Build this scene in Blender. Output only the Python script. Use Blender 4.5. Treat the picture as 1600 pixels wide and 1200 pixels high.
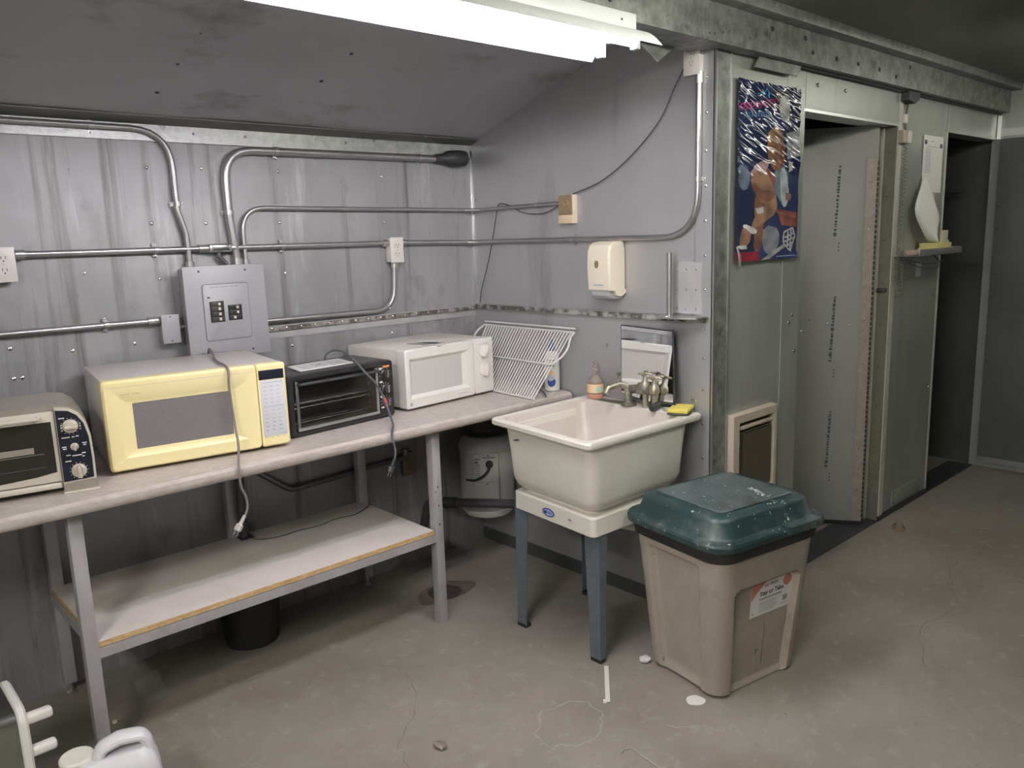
import bpy, bmesh, math, random
from mathutils import Vector, Matrix, noise
PI = math.pi
for o in list(bpy.data.objects):
    bpy.data.objects.remove(o)
S = bpy.context.scene
C = S.collection

# ------------------------------------------------------------------ camera, world, exposure
def rotm(a, b, c):
    return Matrix.Rotation(a, 3, 'Z') @ Matrix.Rotation(b, 3, 'X') @ Matrix.Rotation(c, 3, 'Z')
cam_data = bpy.data.cameras.new('camera')
cam_data.sensor_width = 36.0
cam_data.lens = 36.0 * 1254.3 / 1600.0
cam_data.clip_start = 0.02
cam = bpy.data.objects.new('camera', cam_data)
cam.matrix_world = Matrix.Translation((0, 0, 1.6)) @ rotm(-0.73856762, 1.38953129, -0.03238644).to_4x4()
C.objects.link(cam)
S.camera = cam
world = bpy.data.worlds.new('world')
S.world = world
world.use_nodes = True
world.node_tree.nodes['Background'].inputs[0].default_value = (0.5, 0.52, 0.5, 1)
world.node_tree.nodes['Background'].inputs[1].default_value = 0.02
S.view_settings.view_transform = 'Standard'
S.view_settings.look = 'None'
S.view_settings.exposure = 0.0
S.view_settings.gamma = 1.0
S.view_settings.use_curve_mapping = False
TUBE = (1.0, 0.95, 1.0)
TUBE_POWER = 68.0
REAR = (1.0, 0.985, 0.87)
REAR_POWER = 52.0

# ------------------------------------------------------------------ materials
def mat(name, col, rough=0.5, metal=0.0, col2=None, nscale=8.0, ndetail=4.0, stretch=(1, 1, 1), mix=(0.35, 0.7),
        bump=0.0, bscale=60.0, rvar=0.0, emit=None, alpha=None, trans=0.0, spec=None, coat=0.0,
        spots=None, sscale=30.0, sthr=(0.62, 0.7), bstretch=(1, 1, 1), ior=None, bdist=0.01):
    m = bpy.data.materials.new(name)
    m.use_nodes = True
    nt = m.node_tree
    N, L = nt.nodes, nt.links
    p = N['Principled BSDF']
    p.inputs['Roughness'].default_value = rough
    p.inputs['Metallic'].default_value = metal
    p.inputs['Base Color'].default_value = (*col, 1)
    if spec is not None: p.inputs['Specular IOR Level'].default_value = spec
    if coat: p.inputs['Coat Weight'].default_value = coat
    if trans: p.inputs['Transmission Weight'].default_value = trans
    if ior: p.inputs['IOR'].default_value = ior
    if alpha is not None: p.inputs['Alpha'].default_value = alpha
    if emit:
        p.inputs['Emission Color'].default_value = (*emit[0], 1)
        p.inputs['Emission Strength'].default_value = emit[1]
    geo = N.new('ShaderNodeNewGeometry')
    def mapped(st):
        mp = N.new('ShaderNodeMapping')
        mp.inputs['Scale'].default_value = st
        L.new(geo.outputs['Position'], mp.inputs['Vector'])
        return mp.outputs[0]
    def noi(vec, sc, det, rgh=0.6):
        n = N.new('ShaderNodeTexNoise')
        n.inputs['Scale'].default_value = sc
        n.inputs['Detail'].default_value = det
        n.inputs['Roughness'].default_value = rgh
        L.new(vec, n.inputs['Vector'])
        return n.outputs['Fac']
    def ramp(src, a, b, c0, c1):
        r = N.new('ShaderNodeValToRGB')
        r.color_ramp.elements[0].position = a
        r.color_ramp.elements[1].position = b
        r.color_ramp.elements[0].color = (*c0, 1) if len(c0) == 3 else c0
        r.color_ramp.elements[1].color = (*c1, 1) if len(c1) == 3 else c1
        L.new(src, r.inputs['Fac'])
        return r.outputs['Color']
    cur = None
    if col2 is not None:
        f = noi(mapped(stretch), nscale, ndetail)
        cur = ramp(f, mix[0], mix[1], col, col2)
        if rvar:
            mr = N.new('ShaderNodeMapRange')
            mr.inputs['From Min'].default_value = 0.3
            mr.inputs['From Max'].default_value = 0.7
            mr.inputs['To Min'].default_value = rough - rvar
            mr.inputs['To Max'].default_value = rough + rvar
            L.new(f, mr.inputs['Value'])
            L.new(mr.outputs[0], p.inputs['Roughness'])
    if spots:
        for (sc, ss, th, st) in spots:
            f2 = noi(mapped(st), ss, 5.0, 0.65)
            msk = ramp(f2, th[0], th[1], (0, 0, 0), (1, 1, 1))
            mx = N.new('ShaderNodeMix')
            mx.data_type = 'RGBA'
            L.new(msk, mx.inputs['Factor'])
            if cur is not None: L.new(cur, mx.inputs['A'])
            else: mx.inputs['A'].default_value = (*col, 1)
            mx.inputs['B'].default_value = (*sc, 1)
            cur = mx.outputs['Result']
    if cur is not None: L.new(cur, p.inputs['Base Color'])
    if bump:
        fb = noi(mapped(bstretch), bscale, 3.0)
        b = N.new('ShaderNodeBump')
        b.inputs['Strength'].default_value = bump
        b.inputs['Distance'].default_value = bdist
        L.new(fb, b.inputs['Height'])
        L.new(b.outputs[0], p.inputs['Normal'])
    return m

M = {}
streak = (9, 9, 0.35)
M['sheet'] = mat('galvanised_sheet', (0.31, 0.31, 0.325), 0.50, 0.52, (0.43, 0.43, 0.45), 1.6, 4, (2.2, 2.2, 0.8), (0.3, 0.72),
                 bump=0.30, bscale=2.6, rvar=0.07, spots=[((0.19, 0.175, 0.165), 1.0, (0.55, 0.68), (11, 11, 0.4)), ((0.55, 0.54, 0.57), 2.3, (0.58, 0.74), (5, 5, 0.5)), ((0.22, 0.22, 0.22), 40, (0.68, 0.74), (1, 1, 1)), ((0.24, 0.235, 0.23), 3, (0.60, 0.75), (1, 1, 0.8))], bdist=0.03)
M['sheet_side'] = mat('galvanised_side_sheet', (0.42, 0.42, 0.435), 0.42, 0.60, (0.52, 0.52, 0.54), 1.3, 5, (1, 1, 0.7), (0.3, 0.72),
                 bump=0.10, bscale=1.8, rvar=0.06, spots=[((0.33, 0.32, 0.32), 1.3, (0.58, 0.74), (3, 3, 0.4)), ((0.64, 0.63, 0.66), 60, (0.66, 0.72), (1, 1, 1))], bdist=0.02)
M['sheet_green'] = mat('galvanised_sheet_matt', (0.35, 0.365, 0.345), 0.38, 0.45, (0.45, 0.465, 0.44), 2.0, 4, (2, 2, 0.7), (0.3, 0.7),
                 bump=0.10, bscale=2.5, rvar=0.05, spots=[((0.33, 0.35, 0.33), 2.0, (0.58, 0.72), (6, 6, 0.3)), ((0.7, 0.7, 0.7), 55, (0.70, 0.76), (1, 1, 1))], bdist=0.02)
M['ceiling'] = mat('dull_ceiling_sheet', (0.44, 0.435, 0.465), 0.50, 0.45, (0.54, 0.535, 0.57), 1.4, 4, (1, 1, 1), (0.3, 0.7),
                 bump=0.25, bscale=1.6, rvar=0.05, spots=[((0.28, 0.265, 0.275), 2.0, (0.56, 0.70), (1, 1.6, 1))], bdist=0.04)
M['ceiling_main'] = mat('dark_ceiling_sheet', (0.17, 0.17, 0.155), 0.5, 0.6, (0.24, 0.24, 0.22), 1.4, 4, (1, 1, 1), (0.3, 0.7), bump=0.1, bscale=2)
M['spangle'] = mat('spangled_steel', (0.40, 0.41, 0.41), 0.38, 0.8, (0.62, 0.63, 0.63), 28, 5, (1, 1, 1), (0.36, 0.66),
                 bump=0.35, bscale=45, rvar=0.1, spots=[((0.2, 0.19, 0.17), 16, (0.62, 0.72), (1, 1, 1))], bdist=0.004)
M['spangle_dark'] = mat('dull_spangled_steel', (0.20, 0.215, 0.205), 0.45, 0.6, (0.36, 0.375, 0.36), 22, 5, (1, 1, 1), (0.36, 0.66),
                 bump=0.25, bscale=45, spots=[((0.13, 0.13, 0.12), 14, (0.6, 0.70), (1, 1, 1))], bdist=0.004)
M['conduit'] = mat('conduit_steel', (0.42, 0.41, 0.42), 0.36, 0.9, (0.50, 0.49, 0.50), 9, 3)
M['conduit_dark'] = mat('dull_conduit', (0.22, 0.22, 0.23), 0.4, 0.8)
M['bright'] = mat('bright_screw_steel', (0.75, 0.75, 0.76), 0.2, 1.0)
M['dark_steel'] = mat('dark_steel', (0.07, 0.07, 0.08), 0.45, 0.5)
M['concrete'] = mat('concrete_floor', (0.215, 0.192, 0.168), 0.62, 0, (0.295, 0.268, 0.238), 2.2, 9, (1, 1, 1), (0.33, 0.68), bump=0.15, bscale=90, spots=[
    ((0.20, 0.17, 0.14), 1.2, (0.56, 0.74), (1, 1, 1)), ((0.36, 0.33, 0.295), 14, (0.56, 0.78), (1, 1, 1)), ((0.21, 0.185, 0.16), 33, (0.58, 0.74), (1, 1, 1)), ((0.09, 0.075, 0.06), 22, (0.70, 0.735), (1, 1, 1)), ((0.17, 0.15, 0.13), 9, (0.68, 0.74), (1.6, 1, 1)), ((0.60, 0.57, 0.54), 70, (0.73, 0.76), (1, 1, 1))], bdist=0.003)
M['laminate'] = mat('speckled_laminate', (0.46, 0.405, 0.38), 0.42, 0, (0.56, 0.51, 0.48), 55, 4, (0.5, 1, 1), (0.35, 0.65), spots=[((0.42, 0.36, 0.33), 6, (0.66, 0.8), (1, 1, 1))])
M['under'] = mat('counter_substrate', (0.30, 0.26, 0.24), 0.7, 0, (0.36, 0.32, 0.30), 30, 3)
M['shelf_white'] = mat('white_melamine', (0.74, 0.69, 0.67), 0.45, 0, (0.66, 0.61, 0.58), 4, 4, (1, 1, 1), (0.4, 0.7), spots=[((0.50, 0.42, 0.34), 2.0, (0.60, 0.78), (1, 1.5, 1))])
M['ply'] = mat('particle_board_edge', (0.50, 0.32, 0.14), 0.7, 0, (0.68, 0.48, 0.25), 45, 5, (1, 1, 3), (0.35, 0.65), bump=0.2, bscale=200)
M['frame_paint'] = mat('grey_painted_steel', (0.40, 0.385, 0.40), 0.42, 0.25, (0.50, 0.485, 0.50), 12, 4, (1, 1, 0.5), (0.3, 0.7), spots=[((0.25, 0.21, 0.2), 22, (0.69, 0.74), (1, 1, 1))])
M['tub'] = mat('laundry_tub_plastic', (0.80, 0.765, 0.70), 0.33, 0, (0.73, 0.695, 0.63), 2.5, 4, (1, 1, 1), (0.35, 0.7), spots=[((0.62, 0.56, 0.47), 3.5, (0.66, 0.82), (1, 1, 1)), ((0.35, 0.27, 0.2), 40, (0.74, 0.77), (1, 1, 1))])
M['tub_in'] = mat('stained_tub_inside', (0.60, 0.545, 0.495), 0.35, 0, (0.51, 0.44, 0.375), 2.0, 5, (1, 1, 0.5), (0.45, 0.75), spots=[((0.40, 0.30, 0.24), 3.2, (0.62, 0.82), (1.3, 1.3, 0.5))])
M['tub_leg'] = mat('blue_grey_leg_paint', (0.115, 0.14, 0.165), 0.5, 0.2, (0.15, 0.175, 0.20), 30, 3)
M['black'] = mat('black_plastic', (0.018, 0.018, 0.020), 0.4, 0, (0.03, 0.03, 0.032), 20, 3)
M['black_shell'] = mat('black_enamel', (0.035, 0.034, 0.036), 0.33, 0.1, (0.10, 0.095, 0.09), 9, 4, (1, 1, 1), (0.45, 0.8))
M['rubber'] = mat('black_rubber', (0.02, 0.02, 0.02), 0.6)
M['bin'] = mat('beige_bin_plastic', (0.325, 0.283, 0.236), 0.58, 0, (0.40, 0.352, 0.300), 6, 6, (1, 1, 0.6), (0.3, 0.7), bump=0.08, bscale=150,
    spots=[((0.22, 0.175, 0.14), 3.0, (0.54, 0.72), (1, 1, 0.7)), ((0.48, 0.43, 0.37), 110, (0.60, 0.70), (1, 1, 1)), ((0.12, 0.09, 0.07), 26, (0.68, 0.72), (1, 1, 0.5))], bdist=0.002)
M['lid'] = mat('green_bin_lid', (0.010, 0.030, 0.032), 0.40, 0, (0.022, 0.048, 0.050), 6, 6, (1, 1, 1), (0.35, 0.7), bump=0.12, bscale=120,
    spots=[((0.12, 0.135, 0.13), 5.0, (0.52, 0.74), (1, 1, 1)), ((0.50, 0.50, 0.47), 40, (0.655, 0.69), (1, 1, 1)), ((0.03, 0.025, 0.02), 7, (0.62, 0.70), (1, 1, 1))], bdist=0.002)
M['lid_top'] = mat('scuffed_lid_panel', (0.050, 0.072, 0.076), 0.45, 0, (0.095, 0.118, 0.122), 10, 6, (1, 1, 1), (0.35, 0.7), bump=0.15, bscale=120,
    spots=[((0.035, 0.03, 0.025), 6, (0.56, 0.68), (1, 1, 1)), ((0.45, 0.45, 0.43), 40, (0.65, 0.69), (1, 1, 1))], bdist=0.002)
M['yellow'] = mat('yellowed_plastic', (0.93, 0.80, 0.42), 0.36, 0, (0.95, 0.84, 0.50), 3, 3, (1, 1, 1), (0.3, 0.7), spots=[((0.66, 0.47, 0.16), 2.2, (0.66, 0.8), (3, 1, 0.6))])
M['mw_shell'] = mat('microwave_shell', (0.60, 0.56, 0.54), 0.42, 0.1, (0.66, 0.62, 0.60), 5, 4, bump=0.05, bscale=300)
M['white'] = mat('white_plastic', (0.80, 0.775, 0.75), 0.36, 0, (0.76, 0.735, 0.705), 3, 3)
M['white_shell'] = mat('white_enamel', (0.74, 0.70, 0.66), 0.38, 0, (0.70, 0.655, 0.61), 4, 4)
M['white_win'] = mat('pale_window_mesh', (0.60, 0.585, 0.565), 0.3, 0, (0.57, 0.555, 0.54), 300, 2)
M['mw_win'] = mat('grey_window_mesh', (0.175, 0.160, 0.165), 0.28, 0, (0.22, 0.205, 0.21), 260, 2, coat=0.3)
M['keypad'] = mat('keypad_white', (0.66, 0.66, 0.71), 0.4)
M['grey_print'] = mat('grey_print', (0.33, 0.34, 0.38), 0.5)
M['navy'] = mat('navy_panel', (0.012, 0.014, 0.028), 0.3, 0, coat=0.3)
M['taupe'] = mat('champagne_shell', (0.36, 0.325, 0.285), 0.38, 0.45, (0.42, 0.385, 0.34), 8, 3)
M['cream_trim'] = mat('cream_trim', (0.66, 0.61, 0.52), 0.35, 0.1)
M['knob'] = mat('cream_knob', (0.60, 0.54, 0.45), 0.35, 0.1)
M['oven_glass'] = mat('smoked_oven_glass', (0.015, 0.013, 0.012), 0.06, 0, alpha=0.20)
M['oven_in'] = mat('oven_liner', (0.20, 0.17, 0.14), 0.45, 0.3, (0.28, 0.24, 0.19), 10, 4)
M['chrome'] = mat('rack_chrome', (0.66, 0.65, 0.63), 0.24, 1.0)
M['alu'] = mat('brushed_aluminium', (0.55, 0.55, 0.55), 0.34, 0.9)
M['panel_grey'] = mat('panel_grey_paint', (0.355, 0.345, 0.375), 0.42, 0.05, (0.385, 0.375, 0.405), 6, 4)
M['seam'] = mat('panel_shadow_gap', (0.16, 0.155, 0.17), 0.6)
M['outlet'] = mat('outlet_cover', (0.70, 0.66, 0.64), 0.4)
M['outlet_dk'] = mat('brown_outlet', (0.20, 0.16, 0.10), 0.45)
M['ivory'] = mat('dispenser_ivory', (0.76, 0.69, 0.565), 0.36, 0, (0.73, 0.66, 0.54), 3, 3)
M['clear'] = mat('clear_plastic', (0.70, 0.70, 0.70), 0.12, 0, alpha=0.15)
M['dark_glass'] = mat('dark_oven_door_glass', (0.022, 0.020, 0.017), 0.08, 0, alpha=0.86)
M['frost'] = mat('frosted_plastic', (0.62, 0.62, 0.64), 0.35, 0, trans=0.35, ior=1.3)
M['bronze'] = mat('bronze_face', (0.40, 0.29, 0.19), 0.4, 0.5)
M['tan'] = mat('tan_plastic', (0.68, 0.54, 0.38), 0.4)
M['tan_dk'] = mat('tan_side', (0.70, 0.60, 0.50), 0.45)
M['paper'] = mat('paper', (0.76, 0.745, 0.73), 0.7)
M['print'] = mat('ink', (0.10, 0.10, 0.12), 0.6)
M['cord_grey'] = mat('grey_cord', (0.19, 0.165, 0.16), 0.45)
M['cord_lt'] = mat('pale_grey_cord', (0.44, 0.41, 0.40), 0.45)
M['cord_coil'] = mat('coil_cord', (0.24, 0.225, 0.19), 0.5)
M['plug_clear'] = mat('grey_plug', (0.52, 0.50, 0.48), 0.4)
M['orange'] = mat('orange_badge', (0.75, 0.22, 0.06), 0.4)
M['red'] = mat('red_mark', (0.6, 0.09, 0.06), 0.5)
M['blue'] = mat('blue_print', (0.03, 0.075, 0.30), 0.45)
M['pale_blue'] = mat('pale_blue_print', (0.45, 0.52, 0.72), 0.45)
M['teal'] = mat('teal_print', (0.42, 0.66, 0.56), 0.4)
M['peach'] = mat('peach_print', (0.80, 0.56, 0.36), 0.5)
M['pink'] = mat('faded_pink_print', (0.55, 0.22, 0.16), 0.5)
M['amber'] = mat('pink_soap', (0.62, 0.30, 0.22), 0.2, 0)
M['soapclear'] = mat('soap_bottle_plastic', (0.42, 0.34, 0.30), 0.12, 0, alpha=0.55)
M['mirror'] = mat('mirror_glass', (0.82, 0.83, 0.84), 0.015, 1.0)
M['brass'] = mat('corroded_brass', (0.34, 0.30, 0.22), 0.42, 0.75, (0.47, 0.45, 0.38), 40, 5, (1, 1, 1), (0.35, 0.65), bump=0.5, bscale=160, bdist=0.002)
M['brass_dk'] = mat('dark_corroded_brass', (0.14, 0.135, 0.11), 0.5, 0.6, (0.26, 0.25, 0.21), 60, 5, bump=0.6, bscale=160, bdist=0.002)
M['sponge'] = mat('yellow_sponge', (0.72, 0.58, 0.10), 0.9, 0, (0.80, 0.68, 0.18), 60, 4, bump=0.8, bscale=350, bdist=0.003)
M['sponge_dk'] = mat('scouring_pad', (0.07, 0.08, 0.05), 0.95)
M['wire'] = mat('white_coated_wire', (0.76, 0.74, 0.74), 0.35)
M['tank'] = mat('water_heater_white', (0.42, 0.415, 0.41), 0.4, 0, (0.37, 0.365, 0.36), 5, 3)
M['heater_frame'] = mat('beige_heater_frame', (0.47, 0.40, 0.33), 0.5, 0, (0.52, 0.445, 0.37), 14, 4)
M['heater_in'] = mat('heater_mesh', (0.115, 0.10, 0.075), 0.5, 0.4)
M['fin'] = mat('heater_fin', (0.27, 0.235, 0.18), 0.4, 0.7)
M['door_grey'] = mat('matt_grey_door_sheet', (0.40, 0.405, 0.395), 0.5, 0.35, (0.45, 0.455, 0.44), 4, 4, (1, 1, 0.5), (0.3, 0.7), spots=[((0.34, 0.34, 0.33), 5, (0.64, 0.75), (1, 1, 1))])
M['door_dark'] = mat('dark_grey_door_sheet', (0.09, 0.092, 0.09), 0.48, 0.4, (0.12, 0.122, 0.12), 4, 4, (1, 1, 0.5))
M['door_right'] = mat('darker_door_sheet', (0.11, 0.115, 0.115), 0.45, 0.45, (0.145, 0.15, 0.15), 4, 4, (1, 1, 0.5))  # darker grey than the open door's sheet
M['hinge'] = mat('hinge_strip', (0.36, 0.31, 0.27), 0.5, 0.4, (0.44, 0.39, 0.35), 30, 3)
M['jamb_cream'] = mat('jamb_cream', (0.55, 0.54, 0.47), 0.5, 0.1, (0.60, 0.59, 0.52), 14, 3)
M['jamb_brown'] = mat('jamb_taupe', (0.20, 0.185, 0.155), 0.5, 0.3, (0.25, 0.23, 0.195), 14, 3)
M['lamp_white'] = mat('lamp_enamel', (0.80, 0.82, 0.83), 0.35)
M['tube'] = mat('lamp_tube_glass', (1, 1, 1), 0.3, emit=(TUBE, TUBE_POWER))
M['tube_rear'] = mat('rear_lamp_tube_glass', (1, 1, 1), 0.3, emit=(REAR, REAR_POWER))
M['tube_dim'] = mat('ageing_lamp_tube_glass', (1, 1, 1), 0.3, emit=(REAR, REAR_POWER * 0.32))
M['tube_fill'] = mat('fill_lamp_tube_glass', (1, 1, 1), 0.3, emit=((1.0, 0.975, 0.90), REAR_POWER * 4.6))  # glow of the added fill lamp, stronger than the other tubes
M['note'] = mat('yellow_note_paper', (0.66, 0.60, 0.26), 0.7)
M['note2'] = mat('cream_card', (0.60, 0.56, 0.42), 0.7)
M['pink_bit'] = mat('pinkish_eraser', (0.50, 0.38, 0.32), 0.6)
M['jug'] = mat('jug_plastic', (0.78, 0.76, 0.80), 0.3, 0, (0.74, 0.72, 0.76), 4, 3)
M['jug_cap'] = mat('cream_cap', (0.80, 0.77, 0.70), 0.4)
M['appl'] = mat('stainless_body', (0.30, 0.31, 0.28), 0.26, 0.9, (0.36, 0.37, 0.33), 3, 3, bump=0.2, bscale=3, spots=[((0.10, 0.10, 0.09), 18, (0.66, 0.72), (1, 1, 1))])
M['drain'] = mat('rusty_iron', (0.06, 0.045, 0.04), 0.7, 0.3, (0.11, 0.085, 0.07), 40, 4)
M['stain'] = mat('dark_floor_stain', (0.12, 0.095, 0.08), 0.6, 0, (0.2, 0.165, 0.14), 18, 5)
M['scuff'] = mat('pale_scuff', (0.345, 0.315, 0.285), 0.7)
M['crack'] = mat('floor_crack', (0.15, 0.13, 0.11), 0.8)
M['leaf'] = mat('dry_leaf', (0.20, 0.14, 0.09), 0.7)
M['rust_strip'] = mat('grimy_slot', (0.11, 0.095, 0.085), 0.6, 0.3, (0.4, 0.37, 0.34), 26, 5, (1, 1, 1), (0.42, 0.62))
M['grime'] = mat('mottled_edge_steel', (0.12, 0.115, 0.105), 0.55, 0.4, (0.50, 0.49, 0.47), 22, 4, (1, 1, 1), (0.44, 0.6))
M['pipe'] = mat('black_drain_pipe', (0.045, 0.042, 0.045), 0.3, 0.0, (0.07, 0.065, 0.07), 20, 4)

# ------------------------------------------------------------------ mesh helpers
def arc_rect(x0, x1, y0, y1, r, k=4):
    r = max(1e-5, min(r, (x1 - x0) / 2 - 1e-5, (y1 - y0) / 2 - 1e-5))
    pts = []
    for cx, cy, a0 in ((x1 - r, y0 + r, -PI / 2), (x1 - r, y1 - r, 0), (x0 + r, y1 - r, PI / 2), (x0 + r, y0 + r, PI)):
        for i in range(k + 1):
            a = a0 + PI / 2 * i / k
            pts.append((cx + r * math.cos(a), cy + r * math.sin(a)))
    return pts

def fillet(pts, rad, n=7):
    pts = [Vector(p) for p in pts]
    out = [pts[0]]
    for i in range(1, len(pts) - 1):
        r = rad[i - 1] if isinstance(rad, (list, tuple)) else rad
        a, b, c = pts[i - 1], pts[i], pts[i + 1]
        u = (a - b).normalized(); v = (c - b).normalized()
        ang = u.angle(v, PI)
        if ang > PI - 0.03 or r <= 0:
            out.append(b); continue
        t = r / math.tan(ang / 2)
        t = min(t, (a - b).length * 0.49, (c - b).length * 0.49)
        p0, p1 = b + u * t, b + v * t
        for k in range(n + 1):
            s = k / n
            out.append(p0 * (1 - s) ** 2 + b * 2 * s * (1 - s) + p1 * s ** 2)
    out.append(pts[-1])
    return out

def spline(pts, n=6):
    pts = [Vector(p) for p in pts]
    P = [pts[0] * 2 - pts[1]] + pts + [pts[-1] * 2 - pts[-2]]
    out = []
    for i in range(1, len(P) - 2):
        for k in range(n):
            t = k / n
            a, b, c, d = P[i - 1], P[i], P[i + 1], P[i + 2]
            out.append(0.5 * ((2 * b) + (c - a) * t + (2 * a - 5 * b + 4 * c - d) * t * t + (3 * b - a - 3 * c + d) * t ** 3))
    out.append(pts[-1])
    return out

class MB:
    def __init__(self): self.bm = bmesh.new()
    def ring(self, pts): return [self.bm.verts.new(p) for p in pts]
    def loft(self, rings, cap0=True, cap1=True, closed=True):
        R = [self.ring(r) for r in rings]
        n = len(R[0])
        for a, b in zip(R, R[1:]):
            for i in range(n if closed else n - 1):
                j = (i + 1) % n
                try: self.bm.faces.new((a[i], a[j], b[j], b[i]))
                except ValueError: pass
        if cap0: self.bm.faces.new(list(reversed(R[0])))
        if cap1: self.bm.faces.new(R[-1])
        return self
    def box(self, x0, x1, y0, y1, z0, z1, b=0.0, seg=2, Mx=None):
        r = bmesh.ops.create_cube(self.bm, size=1.0)
        vs = r['verts']
        for v in vs:
            v.co = Vector(((x0 + x1) / 2 + v.co.x * (x1 - x0), (y0 + y1) / 2 + v.co.y * (y1 - y0), (z0 + z1) / 2 + v.co.z * (z1 - z0)))
        if b > 0:
            es = list({e for v in vs for e in v.link_edges})
            g = bmesh.ops.bevel(self.bm, geom=es, offset=b, segments=seg, profile=0.5, affect='EDGES')
            vs = list({v for v in g['verts']} | {v for v in vs if v.is_valid})
        if Mx is not None:
            bmesh.ops.transform(self.bm, matrix=Mx, verts=[v for v in vs if v.is_valid])
        return self
    def tube(self, pts, r, n=10, caps=True):
        pts = [Vector(p) for p in pts]
        q = [pts[0]]
        for p in pts[1:]:
            if (p - q[-1]).length > 1e-5: q.append(p)
        pts = q
        T = []
        for i in range(len(pts)):
            a = pts[max(0, i - 1)]; b = pts[min(len(pts) - 1, i + 1)]
            T.append((b - a).normalized())
        up = Vector((0, 0, 1)) if abs(T[0].z) < 0.9 else Vector((1, 0, 0))
        nrm = T[0].cross(up).normalized()
        rings = []
        for i, p in enumerate(pts):
            if i: nrm = (T[i - 1].rotation_difference(T[i]) @ nrm)
            nrm = (nrm - T[i] * nrm.dot(T[i])).normalized()
            bi = T[i].cross(nrm)
            rr = r[i] if isinstance(r, (list, tuple)) else r
            rings.append([p + (nrm * math.cos(2 * PI * k / n) + bi * math.sin(2 * PI * k / n)) * rr for k in range(n)])
        return self.loft(rings, caps, caps)
    def lathe(self, prof, n=24, Mx=None, caps=True):
        rings = []
        for (r, z) in prof:
            rg = [Vector((r * math.cos(2 * PI * k / n), r * math.sin(2 * PI * k / n), z)) for k in range(n)]
            if Mx is not None: rg = [Mx @ v for v in rg]
            rings.append(rg)
        return self.loft(rings, caps, caps)
    def prism(self, poly, y0, y1, axis='y'):
        def mk(p, t):
            if axis == 'y': return (p[0], t, p[1])
            if axis == 'x': return (t, p[0], p[1])
            return (p[0], p[1], t)
        return self.loft([[mk(p, y0) for p in poly], [mk(p, y1) for p in poly]])
    def quad(self, a, b, c, d):
        self.bm.faces.new([self.bm.verts.new(p) for p in (a, b, c, d)])
        return self
    def dome(self, p, nrm, r, h=None, n=8):
        h = h or r * 0.55
        nrm = Vector(nrm).normalized()
        Mx = Matrix.Translation(p) @ nrm.to_track_quat('Z', 'Y').to_matrix().to_4x4()
        return self.lathe([(r, 0), (r * 0.85, h * 0.6), (r * 0.4, h)], n, Mx)
    def build(self, name, m, parent=None, kind=None, smooth=True, loc=None, ang=32):
        bm = self.bm
        bmesh.ops.recalc_face_normals(bm, faces=bm.faces)
        me = bpy.data.meshes.new(name)
        bm.to_mesh(me); bm.free()
        if isinstance(m, str): m = M[m]
        me.materials.append(m)
        if smooth:
            for p in me.polygons: p.use_smooth = True
            try: me.set_sharp_from_angle(angle=math.radians(ang))
            except Exception: pass
        o = bpy.data.objects.new(name, me)
        C.objects.link(o)
        if parent is not None: o.parent = parent
        if loc is not None: o.location = loc
        if kind: o['kind'] = kind
        return o

def thing(name, label, cat, loc=(0, 0, 0), rz=0.0, group=None, rot=None):
    o = bpy.data.objects.new(name, None)
    o.empty_display_size = 0.05
    C.objects.link(o)
    o.location = loc
    o.rotation_euler = rot if rot else (0, 0, rz)
    tag(o, label, cat, group)
    return o
def tag(o, label=None, cat=None, group=None):
    if label: o['label'] = label
    if cat: o['category'] = cat
    if group: o['group'] = group
    return o
def struct(name, mb, m, parent=None, smooth=False):
    return mb.build(name, m, parent, 'structure' if parent is None else None, smooth)
def text(name, s, size, m, parent, Mx, ext=0.0002, bold=0.0):
    cu = bpy.data.curves.new(name, 'FONT')
    cu.body = s; cu.size = size; cu.extrude = ext; cu.offset = bold
    cu.align_x = 'CENTER'; cu.align_y = 'CENTER'; cu.resolution_u = 2
    tmp = bpy.data.objects.new(name, cu)
    C.objects.link(tmp)
    dg = bpy.context.evaluated_depsgraph_get()
    me = bpy.data.meshes.new_from_object(tmp.evaluated_get(dg))
    bpy.data.objects.remove(tmp)
    me.materials.clear(); me.materials.append(M[m])
    me.transform(Mx)
    o = bpy.data.objects.new(name, me)
    C.objects.link(o)
    if parent is not None: o.parent = parent
    return o
def front(x, y, z):      # text transform: reads along +x on a plane that faces -y
    return Matrix.Translation((x, y, z)) @ Matrix.Rotation(PI / 2, 4, 'X')
def side(x, y, z):       # reads along -y on a plane that faces -x
    return Matrix.Translation((x, y, z)) @ Matrix.Rotation(-PI / 2, 4, 'Z') @ Matrix.Rotation(PI / 2, 4, 'X')
def xz(rect, r, y, k=4):
    return [(p[0], y, p[1]) for p in arc_rect(rect[0], rect[1], rect[2], rect[3], r, k)]

# ------------------------------------------------------------------ the room
XL, XS, XR = -1.7, 2.67, 5.76      # left wall, alcove side wall, far right wall
YB, YP, YR = 3.19, 1.77, -3.4      # back wall, partition front, rear wall
ZC = 2.418                          # main ceiling
rnd = random.Random(4)

floor = struct('floor', MB().box(XL - .1, 6.4, YR - .1, 5.2, -0.1, 0), 'concrete')

wall_back = struct('wall_back', MB().box(XL - .1, XS + .1, YB, YB + .1, 0, 2.12), 'sheet')
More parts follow.
